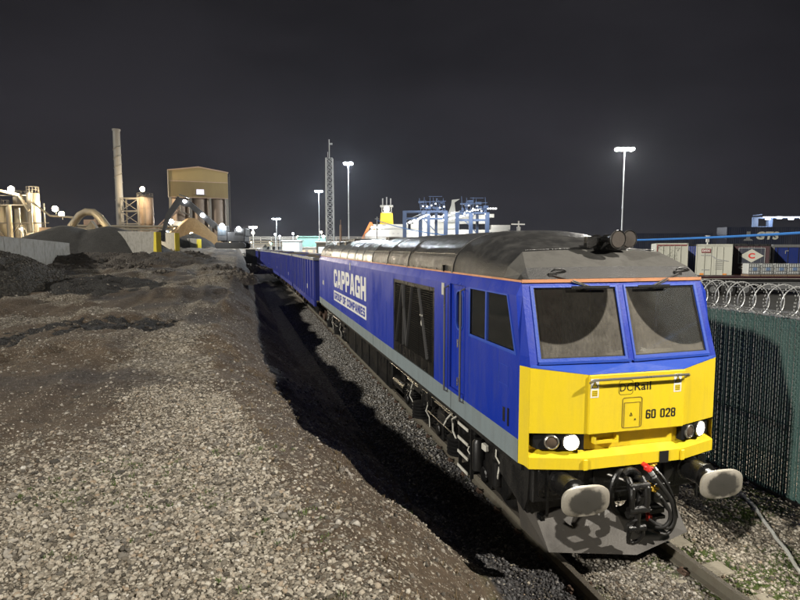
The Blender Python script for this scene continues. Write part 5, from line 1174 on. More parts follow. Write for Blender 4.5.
# ------------------------------------------------------------------ process plant
def cyl(b, x, y, z0, z1, r, n=20, cone=0):
    b.lathe([(r, z0), (r, z1 - cone)] + ([(r * .15, z1)] if cone else []), (x, y, 0), 'z', n)
def warm_light(pos, watts, col=WM, r=.4, head=.7, strength=60, label=None, rz=-YAW):
    t = thing('floodlight', pos, rz, label, 'floodlight', 'floodlights on the process plant')
    b = MB(); b.box((0, .2, 0), (head, .25, head * .7)); b.bar((0, .3, -.9), (0, .25, 0), .08); b.build('lamp_housing', M['darkveh'], t)
    b = MB(); b.lathe([(head * .3, .1), (head * .5, .0), (head * .45, -.12), (head * .1, -.2)], (0, 0, 0), 'y', 16); b.build('lamp_glass', lamp_mat('lamp_%d_%d' % (int(col[2] * 100), strength), col, strength), t)
    L = bpy.data.lights.new('flood', 'POINT'); L.energy = watts; L.color = col; L.shadow_soft_size = r
    lo = bpy.data.objects.new('flood', L); COL.objects.link(lo); lo.parent = t; lo.location = (0, -.5, 0); return t
def rail_ring(par, r, z, n=12, y0=0., x0=0.):
    b = MB()
    for k in range(n): a = 2 * PI * k / n; b.bar((x0 + r * math.cos(a), y0 + r * math.sin(a), z), (x0 + r * math.cos(a), y0 + r * math.sin(a), z + 1.0), .06)
    for zz in (.5, 1.0): b.tube([(x0 + r * math.cos(a), y0 + r * math.sin(a), z + zz) for a in np.linspace(0, 2 * PI, 17)], .035, 5)
    b.build('handrail', M['frame'], par)
def ladder(par, x, y, z0, z1):
    b = MB()
    for s in (-.22, .22): b.bar((x + s, y, z0), (x + s, y, z1), .06)
    for k in range(int((z1 - z0) / .45)): b.bar((x - .22, y, z0 + k * .45), (x + .22, y, z0 + k * .45), .05)
    b.build('ladder', M['frame'], par)
# silo building
p = site(-52.2, 150); t = thing('silo_building', (p.x, p.y, .8), -YAW + R_(22), 'ochre clad silo building with a shallow gable over three steel silos', 'silo building')
W = 7.2; zb, ze, zr = 15.7, 22.4, 23.5
b = MB(); b.prism([(-W, zb), (W, zb), (W, ze), (0, zr), (-W, ze)], -.2, 9, 'y'); cl = b.build('wall', M['clad'], t)
b = MB(); b.bb(-W - .02, W + .02, -.27, -.2, zb - .03, zb + 4.0); b.build('lower_cladding', M['clad2'], cl)
b = MB()
for k in range(30): x = -W + .25 + k * (2 * W - .5) / 29; b.bb(x - .04, x + .04, -.33, -.27, zb, zb + 3.95)
b.build('cladding_rib', M['clad2'], cl)
b = MB(); b.prism([(-W - .25, ze - .1), (0, zr - .1), (W + .25, ze - .1), (W + .25, ze + .12), (0, zr + .15), (-W - .25, ze + .12)], -.5, 9.3, 'y'); b.build('roof', M['pinky'], t)
b = MB(); b.bb(-.95, 1.6, -1.1, -.3, zb + .6, zb + .75); 
for x in (-.9, 0, .8, 1.55): b.bar((x, -1.05, zb + .7), (x, -1.05, zb + 1.9), .08)
b.bar((-.95, -1.05, zb + 1.9), (1.6, -1.05, zb + 1.9), .08); b.build('balcony', M['frame'], t)
b = MB(); b.bb(-.6, 1.2, -.35, -.28, zb + .8, zb + 2.1); b.build('lit_doorway', lamp_mat('doorway', (.8, .75, .9), 1.1), t)
for x in (-4.5, .3, 5.0):
    b = MB(); cyl(b, x, 3, 5.5, zb, 2.15, 28); b.lathe([(2.15, 5.5), (.6, 2.4), (.5, 2)], (x, 3, 0), 'z', 28); s_ = b.build('silo', M['silo'], t, smooth=True)
    b = MB()
    pass
    for z in (7, 9.5, 12, 14): b = MB(); b.lathe([(2.2, z), (2.2, z + .12)], (x, 3, 0), 'z', 28); b.build('silo_band', M['silo'], s_)
for x in (-W + .2, -2.1, 2.7, W - .2):
    for y in (.3, 7):
        b = MB(); b.bb(x - .3, x + .3, y - .3, y + .3, 0, zb); b.build('column', M['frame'], t)
b = MB(); b.bb(-W, W, .2, .5, 5.2, 5.7); b.bar((-W, .3, 0), (-2, .3, 5.2), .25); b.bar((W, .3, 0), (2.8, .3, 5.2), .25); b.build('cross_beam', M['frame'], t)
ladder(t, W + .3, 0, 0, 22.0); b = MB(); b.tube([(-W - .15, -.3, 15.5), (-W - .15, -.3, 22.4)], .12, 8); b.tube([(-4.6, -.4, 15.6), (-4.6, -.4, 12), (-2.1, -.4, 11)], .16, 8); b.tube([(2.6, -.4, 15.6), (2.6, -.4, 6)], .13, 8); b.build('downpipe', M['frame'], t)
b = MB(); b.bb(-W - .02, W + .02, -.30, -.20, zb + 3.98, zb + 4.14); b.bb(-W - .04, W + .04, -.30, -.20, zb - .12, zb + .05); b.build('cladding_flashing', M['pinky'], t)
# chimney
p = site(-72.0, 148); t = thing('chimney', (p.x, p.y, 1.6), -YAW, 'tall pale steel chimney with a dark spiral winding round it', 'chimney')
b = MB(); b.tube([(0, 0, 0), (0, 0, 31.8)], [.95, .85], 20); b.build('flue', M['stack'], t, smooth=True)
b = MB(); b.tube([(math.cos(a) * .93, math.sin(a) * .93, 14 + (a + 4) / 30 * 11 + 3) for a in np.linspace(0, 9 * PI, 90)], .09, 5); b.build('spiral_strake', M['frame'], t)
b = MB(); b.lathe([(1.0, 14), (1.0, 14.3)], (0, 0, 0), 'z', 16); b.lathe([(1.0, 31.5), (1.0, 31.9)], (0, 0, 0), 'z', 16); b.build('flange', M['stack'], t)
p = site(-68.3, 147); t = thing('steel_framework', (p.x, p.y, 1.6), -YAW, 'open braced steel framework standing just right of the tall chimney', 'framework')
b = MB()
for x in (-2.2, 2.2):
    for y in (-1.5, 1.5): b = MB(); b.bar((x, y, 0), (x, y, 14.5), .3); b.build('column', M['frame'], t)
b = MB()
for z in (5, 8, 11.2, 14.4): 
    for y in (-1.5, 1.5): b.bar((-2.2, y, z), (2.2, y, z), .25)
for z in (5, 8, 11.2): b.bar((-2.2, -1.5, z), (2.2, -1.5, z + 3), .14); b.bar((2.2, -1.5, z), (-2.2, -1.5, z + 3), .14)
b.build('brace', M['frame'], t)
p = site(-65.4, 148); t = thing('storage_silo', (p.x, p.y, 1.6), -YAW, 'stout rust-streaked silo glowing below a floodlight, between framework and ochre building', 'silo'); b = MB(); cyl(b, 0, 0, 0, 15.2, 1.95, 28, .5); b.build('shell', M['silo'], t, smooth=True); rail_ring(t, 1.9, 14.8); ladder(t, .6, -2.05, 0, 15.2); b = MB()
for z in (4, 8, 12): b.lathe([(2.0, z), (2.0, z + .12)], (0, 0, 0), 'z', 28)
b.build('band', M['silo'], t)
warm_light(site(-64.2, 144, 18.1), 9000, (1, .80, .52), head=1.15, strength=60, label='floodlight on the framework beside the stout silo')
# diagonal conveyor rising to the silos
A, B = site(-65.8, 143, 3.0), site(-56.0, 146, 13.2); t = thing('inclined_conveyor', A, 0, 'long inclined conveyor climbing from the wall to the ochre silo building', 'conveyor'); b = MB(); d = B - A; b.bar((0, 0, 0), d, 1.0, .35); b.build('conveyor_belt', M['pinky'], t)
b = MB()
for sgn in (-.5, .5):
    b.bar((0, sgn, .9), d + Vector((0, sgn, .9)), .14); b.bar((0, sgn, .1), d + Vector((0, sgn, .1)), .14)
for k in range(12): q = d * (k / 12); q2 = d * ((k + .5) / 12); b.bar(q + Vector((0, -.5, .1)), q2 + Vector((0, -.5, .9)), .09); b.bar(q2 + Vector((0, -.5, .9)), d * ((k + 1) / 12) + Vector((0, -.5, .1)), .09)
b.build('conveyor_truss', M['pinky'], t); b = MB(); b.bar(d * .6, (d * .6).x * Vector((1, 0, 0)) + Vector((0, (d * .6).y, -1.4)), .3); b.bar(d * .3, Vector(((d * .3).x, (d * .3).y, -1.4)), .3); b.build('trestle', M['frame'], t)
# lit hopper panel
p = site(-50.5, 131); t = thing('hopper_screen', (p.x, p.y, 5.2), -YAW - .2, 'glaring white floodlit hopper panel in front of the tan sand', 'hopper'); b = MB(); b.prism([(-1.6, 4.6), (1.2, 4.2), (1.9, .9), (-.8, .5)], 0, .25, 'y'); b.build('panel', M['white'], t)
b = MB(); b.bar((-1.2, .3, -3), (-1.2, .3, 4.4), .2); b.bar((1.4, .3, -3), (1.4, .3, 4), .2); b.build('support', M['frame'], t)
warm_light(site(-51.2, 128.5, 9.4), 4000, (1, .86, .62), head=1.1, strength=50, label='floodlight beside the white hopper panel')
# pipe bridge, long low structure linking left plant to silos
p = site(-60, 126); t = thing('pipe_bridge', (p.x, p.y, 1.8), -YAW, 'long pale pipe bridge running low behind the heaps to the chimney', 'pipe bridge')
b = MB(); b.bar((-11, 0, 6.0), (12, 0, 5.6), .5); b.bar((-11, 0, 4.6), (12, 0, 4.4), .3); b.build('girder', M['tank'], t)
b = MB()
for k in range(8): b.bar((-10.5 + k * 3.1, 0, 0), (-10.5 + k * 3.1, 0, 5.8), .3)
b.build('column', M['tank'], t); b = MB(); b.tube([(-11, .6, 6.6), (4, .6, 6.4), (12, .6, 6.4)], .28, 10); b.tube([(-5, -.3, 3), (9, -.3, 3)], 1.1, 14); b.build('pipe', M['tank'], t, smooth=True)
b = MB(); b.box((-7.5, 0, 7.3), (3, 1.5, 1.2)); b.lathe([(.9, -.6), (.9, .6)], (-6, 0, 7.6), 'y', 16); b.tube([(-6, 0, 7.8), (-4.8, 0, 7.6), (-4.5, 0, 6.6)], .4, 10); b.build('fan_unit', M['pinky'], t, bevel=.1)
# arched duct and drum tanks
p = site(-58.2, 108); t = thing('arched_duct', (p.x, p.y, 1.8), -YAW, 'fat pale duct bent like an arch over a pair of tanks', 'duct')
b = MB(); b.tube([(-3.9, 0, 4.6), (-3.6, 0, 5.8), (-1.9, 0, 7.9), (-.7, 0, 8.5), (.7, 0, 8.4), (1.9, 0, 7.4), (3.5, 0, 5.2), (3.8, 0, 3.8)], [.68] * 8, 18); b.build('duct', M['tank'], t, smooth=True, angle=60)
b = MB(); b.prism([(-1.5, 4.8), (1.5, 4.8), (0, 6.9)], .2, 1.2, 'y'); b.build('gable_housing', M['frame'], t); b = MB()
for x in (-2.5, 2.3): b.bar((x, 0, 0), (x, 0, 5), .3)
b.bar((-2.5, 0, 4.2), (2.3, 0, 4.2), .25); b.bar((-1.9, -.1, 5.2), (1.9, -.1, 5.2), .3); b.build('frame', M['frame'], t)
for i, (a, r, h_, mt) in enumerate(((-62.3, 1.9, 5.0, 'tanks'), (-58.2, 1.35, 5.2, 'tank'), (-54.6, .8, 4.2, 'tanks'))):
    p = site(a, 106); t = thing('drum_tank', (p.x, p.y, 1.8), -YAW, ['broad grey drum tank under the brightest warm lamps', 'cream drum tank below the arched duct', 'narrow grey drum tank right of the arched duct'][i], 'tank'); b = MB(); cyl(b, 0, 0, 0, h_, r, 24); b.build('shell', M[mt], t, smooth=True); b = MB(); b.lathe([(r + .06, h_ - .2), (r + .06, h_)], (0, 0, 0), 'z', 24); b.lathe([(r + .06, h_ * .5), (r + .06, h_ * .5 + .12)], (0, 0, 0), 'z', 24); b.build('band', M[mt], t)
warm_light(site(-60.5, 101, 10.4), 6000, (1, .80, .48), head=1.0, strength=60, label='higher of the two warm floodlights left of the arched duct')
warm_light(site(-59.4, 101, 9.5), 5000, (1, .80, .48), head=.95, strength=60, label='lower of the two warm floodlights left of the arched duct')
# left plant: vertical tanks in a frame
for i, (a, r, h_, mt) in enumerate(((-70, 1.9, 9.4, 'tank'), (-66.3, 1.25, 11.0, 'tank'), (-63.6, 1.0, 11.6, 'tanks'), (-74.5, 2.2, 9.4, 'tank'))):
    p = site(a, 100 + (i % 2)); t = thing('vertical_tank', (p.x, p.y, 1.8), -YAW, ['cream vertical tank in the middle of the far left plant', 'tall cream vertical tank of the far left plant, brightly lit on one side', 'slim steel vertical tank, rightmost in the far left plant', 'broad cream tank at the very left edge of the plant'][i], 'tank'); b = MB(); cyl(b, 0, 0, 0, h_, r, 22, .4); b.build('shell', M[mt], t, smooth=True); rail_ring(t, r * .95, h_ - .3); ladder(t, r * .4, -r - .12, 0, h_)
    b = MB(); 
    for z in (3, 6, 9): b.lathe([(r + .06, z), (r + .06, z + .12)], (0, 0, 0), 'z', 22)
    b.build('band', M[mt], t)
p = site(-69, 99); t = thing('plant_framework', (p.x, p.y, 1.8), -YAW, 'tangle of steel walkways, ladders and pipes wrapped round the far left tanks', 'framework')
b = MB(); rn = random.Random(3)
for k in range(9): b.bar((-8 + k * 2.1, -1.6, 0), (-8 + k * 2.1, -1.6, 8.5 + rn.random() * 3), .18)
b.build('column', M['frame'], t); b = MB()
for z in (3, 6, 9, 10.6): b.bar((-8, -1.7, z), (9.5 if z < 7 else 6, -1.7, z), .16)
for k in range(8): b.bar((-8 + k * 2.1, -1.7, 3 if k % 2 else 6), (-5.9 + k * 2.1, -1.7, 6 if k % 2 else 3), .1)
b.build('walkway', M['frame'], t); b = MB(); b.tube([(-3, -2, 10.9), (2, -2, 11.3), (5, -2, 10.6), (6.5, -2, 8)], .25, 8); b.tube([(7, -2, 9.5), (10, -2, 7.2), (14, -2, 6.9)], .16, 8); b.tube([(6, -2, 4), (14, -2, 4.2)], .3, 8); b.tube([(3.2, -2, 0), (3.2, -2, 9)], .35, 10); b.build('pipe', M['tank'], t, smooth=True)
b = MB(); b.box((-3, -1.5, 11.8), (3.5, 1.5, .3)); b.box((9, -1, 3.0), (2.0, 2, 4.5)); b.box((12.5, -1, 2.4), (2.4, 2, 4)); b.build('equipment_cabin', M['silo'], t)
warm_light(site(-65.3, 97, 13.4), 6000, (1, .86, .62), head=1.0, strength=60, label='floodlight on top of the far left plant')
warm_light(site(-61.5, 97, 5.2), 900, (1, .75, .42), head=.6, strength=40, label='small warm lamp inside the far left plant')

# ------------------------------------------------------------------ excavator and site vehicles
p = site(-27.0, 92); t = thing('excavator', (p.x, p.y, float(H(p.x, p.y))), -YAW, 'dark tracked excavator with its long boom raised and work lamps lit', 'excavator')
b = MB(); b.bb(-1.4, 2.4, -1.3, 1.6, 1.1, 2.6); b.bb(.8, 2.5, -1.3, 1.6, 2.0, 3.2); b.build('machine_body', M['darkveh'], t, bevel=.08)
b = MB(); b.bb(-1.9, -.3, -1.4, -.1, 1.2, 3.6); cbn = b.build('cab', M['darkveh'], t, bevel=.08); b = MB(); b.bb(-1.75, -.45, -1.43, -1.40, 2.1, 3.4); b.build('cab_window', M['glassd'], cbn)
for s in (-1, 1):
    b = MB(); b.prism([(-2.2, .3), (-1.9, 0), (2.2, 0), (2.6, .3), (2.6, .75), (2.2, 1.0), (-1.9, 1.0), (-2.2, .7)], s * 1.5 - .3, s * 1.5 + .3, 'y'); b.build('track', M['tyre'], t)
b = MB(); b.prism([(-1.2, 1.8), (-.8, 2.6), (-6.5, 7.6), (-8.0, 8.0), (-8.6, 7.3), (-7.6, 6.8), (-6.6, 6.6)], -.25, .25, 'y'); b.build('boom', M['darkveh'], t)
b = MB(); b.prism([(-8.4, 8.3), (-7.6, 7.8), (-9.7, 5.0), (-10.8, 2.6), (-11.1, 2.8), (-10.4, 5.4)], -.2, .2, 'y'); st_ = b.build('stick', M['darkveh'], t); b = MB(); b.prism([(-11.4, 2.9), (-10.3, 2.9), (-9.9, 1.7), (-10.8, 1.1), (-11.7, 1.6)], -.6, .6, 'y'); b.build('bucket', M['black2'], st_)
b = MB(); b.tube([(-2.5, .3, 3.2), (-5.6, .3, 6.2)], .12, 8); b.tube([(-6.6, 0, 8.0), (-8.2, 0, 8.6)], .1, 8); b.build('hydraulic_ram', M['steel'], t)
def lampbit(par, x, y, z, sz, nm='work_lamp', col=(.9, .95, 1), st=45):
    b = MB(); b.lathe([(sz * .7, 0), (sz, -.08), (sz, -.12)], (x, y, z), 'y', 12); b.build(nm, lamp_mat('worklamp_%d' % st, col, st), par)
for q in ((-4.4, -.35, 5.3, .32), (-1.0, -1.5, 3.5, .42), (1.6, -1.5, 3.1, .36), (-7.2, -.3, 7.5, .24)): lampbit(t, *q)
L = bpy.data.lights.new('work_light', 'POINT'); L.energy = 900; L.color = (.9, .95, 1); L.shadow_soft_size = .3; lo = bpy.data.objects.new('work_light', L); COL.objects.link(lo); lo.parent = t; lo.location = (-1, -2.2, 3.4)
p = site(-26.9, 104); t = thing('wheel_loader', (p.x, p.y, float(H(p.x, p.y))), -YAW, 'dark wheel loader with a pale cab roof parked right of the excavator', 'wheel loader')
b = MB(); b.bb(-2.8, 2.4, -1.2, 1.2, 1.0, 2.3); b.build('machine_body', M['darkveh'], t, bevel=.1); b = MB(); b.bb(-.9, .9, -1, 1, 2.3, 3.6); cb2 = b.build('cab', M['glassd'], t, bevel=.06); b = MB(); b.bb(-1.2, 1.2, -1.2, 1.2, 3.6, 3.85); b.bb(-1.1, -1.0, -1.1, -1, 2.3, 3.6); b.bb(1.0, 1.1, -1.1, -1, 2.3, 3.6); b.build('cab_roof', M['white'], cb2)
for x in (-1.9, 1.7):
    b = MB(); b.lathe([(.4, -1.5), (.85, -1.45), (.85, -1.0), (.4, -.95)], (x, 0, .85), 'y', 18); b.build('wheel', M['tyre'], t)
b = MB(); b.prism([(2.3, .1), (3.6, .1), (3.9, 1.3), (2.4, 1.4)], -1.4, 1.4, 'y'); b.build('bucket', M['black2'], t)
p = site(-23.6, 101); t = thing('site_van', (p.x, p.y, float(H(p.x, p.y))), -YAW, 'small dark site vehicle at the end of the haul road', 'van'); b = MB(); b.prism([(-2.2, .4), (2.2, .4), (2.2, 1.3), (1.4, 1.5), (.9, 2.2), (-2.2, 2.3)], -.9, .9, 'y'); vb = b.build('body', M['navy'], t, bevel=.06); b = MB(); b.bb(.9, 1.0, -.93, -.9, 1.5, 2.1); b.bb(-.2, .7, -.93, -.9, 1.45, 2.05); b.build('window', M['glassd'], vb)
for x in (-1.3, 1.4): b = MB(); b.lathe([(.36, -1.0), (.36, -.75)], (x, 0, .36), 'y', 14); b.build('wheel', M['tyre'], t)
# bright strip of floodlit ground sign / lamp bar low by the excavator
p = site(-24.6, 95); t = thing('light_tower', (p.x, p.y, float(H(p.x, p.y))), -YAW, 'low trailer light tower glaring white at the end of the haul road', 'light tower'); b = MB(); b.bb(-1.3, 1.3, -.5, .5, .3, .7); b.bar((0, 0, .6), (0, 0, 1.2), .1); b.build('trailer_frame', M['darkveh'], t); b = MB(); b.bb(-1.2, 1.2, -.53, -.50, .35, .62); b.build('lamp_bar', lamp_mat('lampbar', (.95, .97, 1), 6), t)
for x in (-.8, .8): b = MB(); b.lathe([(.28, -.6), (.28, -.45)], (x, 0, .28), 'y', 12); b.build('wheel', M['tyre'], t)

# ------------------------------------------------------------------ far port: sheds, pipe racks, cabins
def shed(a0, a1, ahead, z0, z1, depth, mat, label, name='warehouse', cat='warehouse', roof='cream', nwin=0, lit=None, gable=0.):
    p = site((a0 + a1) / 2, ahead); W = (a1 - a0) / 2; t = thing(name, (p.x, p.y, z0), -YAW, label, cat); b = MB(); h = z1 - z0
    b.bb(-W, W, 0, depth, 0, h); w = b.build('wall', M[mat], t); b = MB(); b.prism([(-.3, h), (depth / 2, h + gable + .1), (depth + .3, h), (depth + .3, h + .3), (depth / 2, h + gable + .4), (-.3, h + .3)], -W - .3, W + .3, 'x'); b.build('roof', M[roof], t)
    for k in range(nwin):
        x = -W + (k + .5) * 2 * W / nwin; b = MB(); b.bb(x - W / nwin * .6, x + W / nwin * .6, -.08, 0, h * .3, h * .75); b.build('window', lamp_mat('lit_window_%s' % lit, {'warm': (1, .62, .42), 'cool': (.75, .95, 1)}[lit], .9 if lit == 'warm' else .9) if lit else M['glassd'], w)
    return t
shed(-108, -20, 345, .9, 5.0, 12, 'cream', 'long pale quay shed stretching across the view beyond the wagons', nwin=26, gable=1)
shed(-98, -60, 250, 1, 3.6, 8, 'shipg', 'low grey store left of the distant floodlight mast', gable=1)
shed(-30.8, -26.4, 150, 1.2, 5.2, 5, 'cabin', 'white site cabin standing just beyond the wagons', 'site_cabin', 'cabin', 'cabin')
shed(-29, -20.5, 165, 1.2, 3.4, 6, 'cream', 'low building with a row of pink-lit openings behind the last wagons', 'low_building', 'building', nwin=4, lit='warm')
shed(-36, -26, 200, 1, 7.2, 6, 'greenb', 'green clad shed behind the white site cabin', 'green_shed', 'shed', 'greenb')
shed(-19, -14, 130, 1.2, 4.6, 5, 'frame', 'small pale kiosk at the foot of the lattice tower', 'kiosk', 'kiosk', nwin=2, lit='cool')
p = site(-60, 330); t = thing('pipe_rack', (p.x, p.y, .8), -YAW, 'very long elevated pipe rack along the horizon beyond the wagons', 'pipe rack'); b = MB()
for z in (7.6, 8.6): b.bar((-46, 0, z), (60, 0, z), .5)
b.build('rack_beam', M['cream'], t); b = MB()
for k in range(18): b.bar((-45 + k * 6.2, 0, 0), (-45 + k * 6.2, 0, 8.6), .5)
b.build('rack_column', M['cream'], t); b = MB(); 
for k in range(3): b.tube([(-46, -.6, 6.2 - k * 1.2), (60, -.6, 6.2 - k * 1.2)], .4, 6)
b.build('pipe', M['tank'], t)
rn = random.Random(11)
DL = [(-48.6, 190, 8.2, 1.0, (1, .9, .75)), (-70, 322, 10.6, 1.1, WH), (-67.5, 322, 9.5, 1.1, WH), (-60, 322, 11, 1.2, WH), (-44.5, 250, 7.8, 1.2, (1, .85, .6)), (-75, 330, 6, .8, WM), (-52, 322, 8.2, .9, WH), (-95, 320, 6.5, .8, WM), (-83, 320, 6.2, .7, WM), (-31.5, 230, 9.4, .9, (1, .8, .6)), (-58.5, 260, 5, .7, (.2, 1, .6)), (-24, 180, 6.8, .8, (1, .9, .8)), (-103, 320, 8, .8, WM), (-90, 322, 9.6, .7, (1, .7, .4))]
dn_ = ['bright lamp under the leftmost mast', 'cool white yard lamp left of a pair above the wagons', 'cool white yard lamp right of a pair above the wagons', 'cool white yard lamp above the green shed', 'warm lamp close to the foot of the lattice tower', 'amber lamp on the long quay shed', 'small cool lamp right of the pair above the wagons', 'amber lamp near the left end of the quay shed', 'amber lamp between the two leftmost ones on the quay', 'pinkish lamp high beside the white-lamped mast', 'green signal lamp beside the white site cabin', 'pale lamp on the kiosk roof', 'leftmost amber lamp beyond the excavator', 'orange lamp over the pipe rack']
DL += [(-47.5, 141, 6.6, .9, WM), (-69, 126, 6.6, .7, WM), (-56.5, 112, 5.9, .7, (1, .8, .5)), (-70.5, 97.5, 8.6, .6, WM), (-43.5, 120, 6.2, .8, (1, .86, .62)), (-64.5, 98, 6.6, .6, (1, .8, .5))]
dn_ += ['amber lamp low behind the tan sand pile', 'amber lamp on the pipe bridge left of the chimney', 'warm lamp right beside the arched duct', 'amber lamp between the cream tanks at the far left', 'pale warm lamp just right of the tan sand pile', 'small warm lamp under the walkways of the far left plant']
for (a, d, z, s_, c), l in zip(DL, dn_):
    t = thing('yard_lamp', site(a, d, z), -YAW, l, 'yard lamp', 'small yard lamps of the port'); b = MB(); b.bar((0, .1, -z + 1), (0, .1, 0), .18); b.build('lamp_post', M['mastm'], t); b = MB(); b.lathe([(s_ * .4, 0), (s_ * .5, -.2), (s_ * .3, -.4)], (0, -.1, .2), 'y', 10); b.build('lamp_glass', lamp_mat('yardlamp_%d_%d' % (int(c[2] * 100), int(c[0] * 100)), c, 14), t)

# ------------------------------------------------------------------ ship at the quay
p = site(24, 425); t = thing('ferry', (p.x, p.y, 1.0), -YAW, 'white ferry with a yellow funnel, floodlit at the quay behind the cranes', 'ship')
b = MB(); b.prism([(-49, 1), (48, 1), (60, 14), (55, 15.5), (-46, 15.5), (-50, 12)], 0, 22, 'y'); hl_ = b.build('hull', M['ship'], t)
b = MB()
for k in range(26): b.bb(-44 + k * 3.6, -42.6 + k * 3.6, -.15, 0, 12.2, 13.2)
b.build('porthole_row', M['shipg'], hl_); b = MB(); b.bb(-22, 50, -.2, 0, 6.5, 7.3); b.bb(-49, 50, -.2, 0, 10.4, 10.7); b.build('rubbing_strake', M['shipg'], hl_)
b = MB(); b.bb(-46, -18, 2, 20, 15.5, 19.6); b.bb(-16, 20, 1, 20, 15.5, 20); b.bb(-14, 18, 2, 18, 20, 23.6); b.bb(4, 40, 3, 18, 20, 24.6); b.bb(14, 46, 3, 18, 24.6, 27.2); b.bb(44, 58, 2, 18, 15.5, 19); sp_ = b.build('superstructure', M['ship'], t)
for z in (21.2, 25.2):
    b = MB()
    for k in range(14): b.bb(-10 + k * 3.4, -8 + k * 3.4, -.2 + 2, .1 + 2, z, z + 1.0)
    b.build('cabin_windows', M['shipg'], sp_)
b = MB(); b.prism([(-39, 19.6), (-29, 19.6), (-29.6, 28.0), (-38.4, 28.0)], 5, 15, 'y'); fn_ = b.build('funnel', M['shipy'], t); b = MB(); b.bb(-38.8, -29.2, 4.6, 15.4, 32.6, 33.8); b.bb(-37.5, -30.5, 6, 14, 28, 29); 
for x in (-37.5, -30.5): b.bar((x, 6, 28), (x, 6, 33), .5)
b.build('funnel_cap', M['ship'], fn_); b = MB()
for x in (-37, -34, -31): b.tube([(x, 8, 33), (x, 8, 39 + (x == -34))], .5, 8)
b.build('exhaust_pipe', M['shipg'], fn_); b = MB(); b.lathe([(2.2, 0), (2.2, -.5)], (-34, 4.9, 30.8), 'y', 16); b.build('funnel_lamp', lamp_mat('funlamp', (1, .9, .8), 5), fn_)
b = MB(); b.prism([(12, 27), (18, 27), (17, 36), (21, 38.6), (15, 38), (14.5, 34)], 8, 9, 'y'); b.build('radar_mast', M['ship'], t)
b = MB(); b.bar((-52, 2, 8), (-45.5, 2, 21), 2.0); b.bar((-45.5, 2, 21), (-41, 2, 12), 1.2); b.build('stern_ramp', M['oran'], t)
b = MB()
for k in range(34):
    x = -16 + k * 1.9; z = 20.5 + .24 * (x + 16) * .8 + rn.random() * 1.4
    b.box((x, .6, min(z, 31)), (1.3, .4, .9))
for x in (-44, -41, -37): b.box((x, -.3, 17.2), (2.2, .3, 1.2))
for x in (-24, -21, -17.5, -15): b.box((x, -.3, 5 + rn.random()), (1.6, .3, .9))
b.build('deck_lamps', lamp_mat('decklamp', (1, .98, .95), 6), t, kind='stuff')
for (x, z, w_) in ((-40, 12, 9000), (-5, 26, 9000), (20, 9, 16000), (-25, 30, 6000), (40, 22, 6000), (-10, 8, 9000)):
    L = bpy.data.lights.new('ship_flood', 'POINT'); L.energy = w_ * .8; L.color = (1, .96, .88); L.shadow_soft_size = .8; lo = bpy.data.objects.new('ship_flood', L); COL.objects.link(lo); lo.parent = t; lo.location = (x, -7, z)
shed(70, 116, 420, 1, 10, 15, 'ship', 'long white shed on the quay right of the ferry, with coloured panels', gable=.5)
for i, (a, c) in enumerate(((33, 'oran'), (37, 'redc'), (41, 'oran'), (45, 'concy'))):
    p = site(a + 38, 415); b = MB(); b.box((p.x, p.y, 10.5), (2.6, 3, 2.4)); b.box((p.x, p.y, 9.2), (2.8, 3.2, .2)); tag(b.build('freight_container', M[c]), ['orange', 'red', 'second orange', 'yellow'][i] + ' container before the white quay shed', 'container')
# gantry cranes
def gantry(a0, ahead, legs, top, label, jib):
    p = site(a0, ahead); t = thing('gantry_crane', (p.x, p.y, 1.2), -YAW, label, 'crane', 'blue gantry cranes at the quay'); 
    for (x, y, w) in legs:
        b = MB(); b.bar((x, y, 0), (x, y, top - 8), w, w); b.build('leg', M['crane'], t)
    xs_ = [l[0] for l in legs]; b = MB(); b.bar((min(xs_), 0, top - 12), (max(xs_), 0, top - 12), 1.1); b.bar((min(xs_), 0, top - 8.3), (max(xs_), 0, top - 8.3), .8); b.bar((min(xs_), 9, top - 8.3), (max(xs_), 9, top - 8.3), .8); b.build('cross_beam', M['crane'], t)
    rn = random.Random(int(a0 * 7)); b = MB(); mx = max(xs_)
    for k in range(26):
        x = mx - 13 + rn.random() * 13; z = top - 10 + rn.random() * 8; b.box((x, rn.random() * 6, z), (rn.uniform(.5, 3), 2, rn.uniform(.4, 1.8)))
    for k in range(10): x = mx - 13 + k * 1.4; b.bar((x, 0, top - 9), (x + rn.uniform(-1, 1), 0, top + rn.uniform(-5, .5)), .22)
    b.bar((mx - 12, 0, top - 3.5), (mx, 0, top - 3), .3); b.bar((mx - 9, 0, top - .6), (mx - 2, 0, top - .6), .25); b.build('machinery_deck', M['crane'], t)
    b = MB(); b.bar(jib[0], jib[1], .9); b.bar((jib[0][0], 0, jib[0][2] + 1.6), (jib[1][0], 0, jib[1][2] + 1.6), .3)
    b.build('jib', M['ship'], t); b = MB(); b.bar((mx - 12, 0, top - 12), (mx - 4, 0, top - 20), .5); b.build('brace', M['crane'], t)
    b = MB()
    for k in range(12): q = Vector(jib[0]).lerp(Vector(jib[1]), k / 11); b.box(q + Vector((rn.uniform(-.5, .5), -.7, -.3)), (.9, .2, .7))
    for k in range(6): b.box((mx - 12 + k * 2.2, -.8, top - 9 + rn.random() * 5), (.7, .2, .6))
    b.build('crane_lamps', lamp_mat('cranelamp', (.95, .97, 1), 3), t, kind='stuff')
    for x in (mx - 10, mx - 2):
        L = bpy.data.lights.new('crane_flood', 'POINT'); L.energy = 2500; L.color = (.85, .92, 1); L.shadow_soft_size = .6; lo = bpy.data.objects.new('crane_flood', L); COL.objects.link(lo); lo.parent = t; lo.location = (x, -9, top - 10)
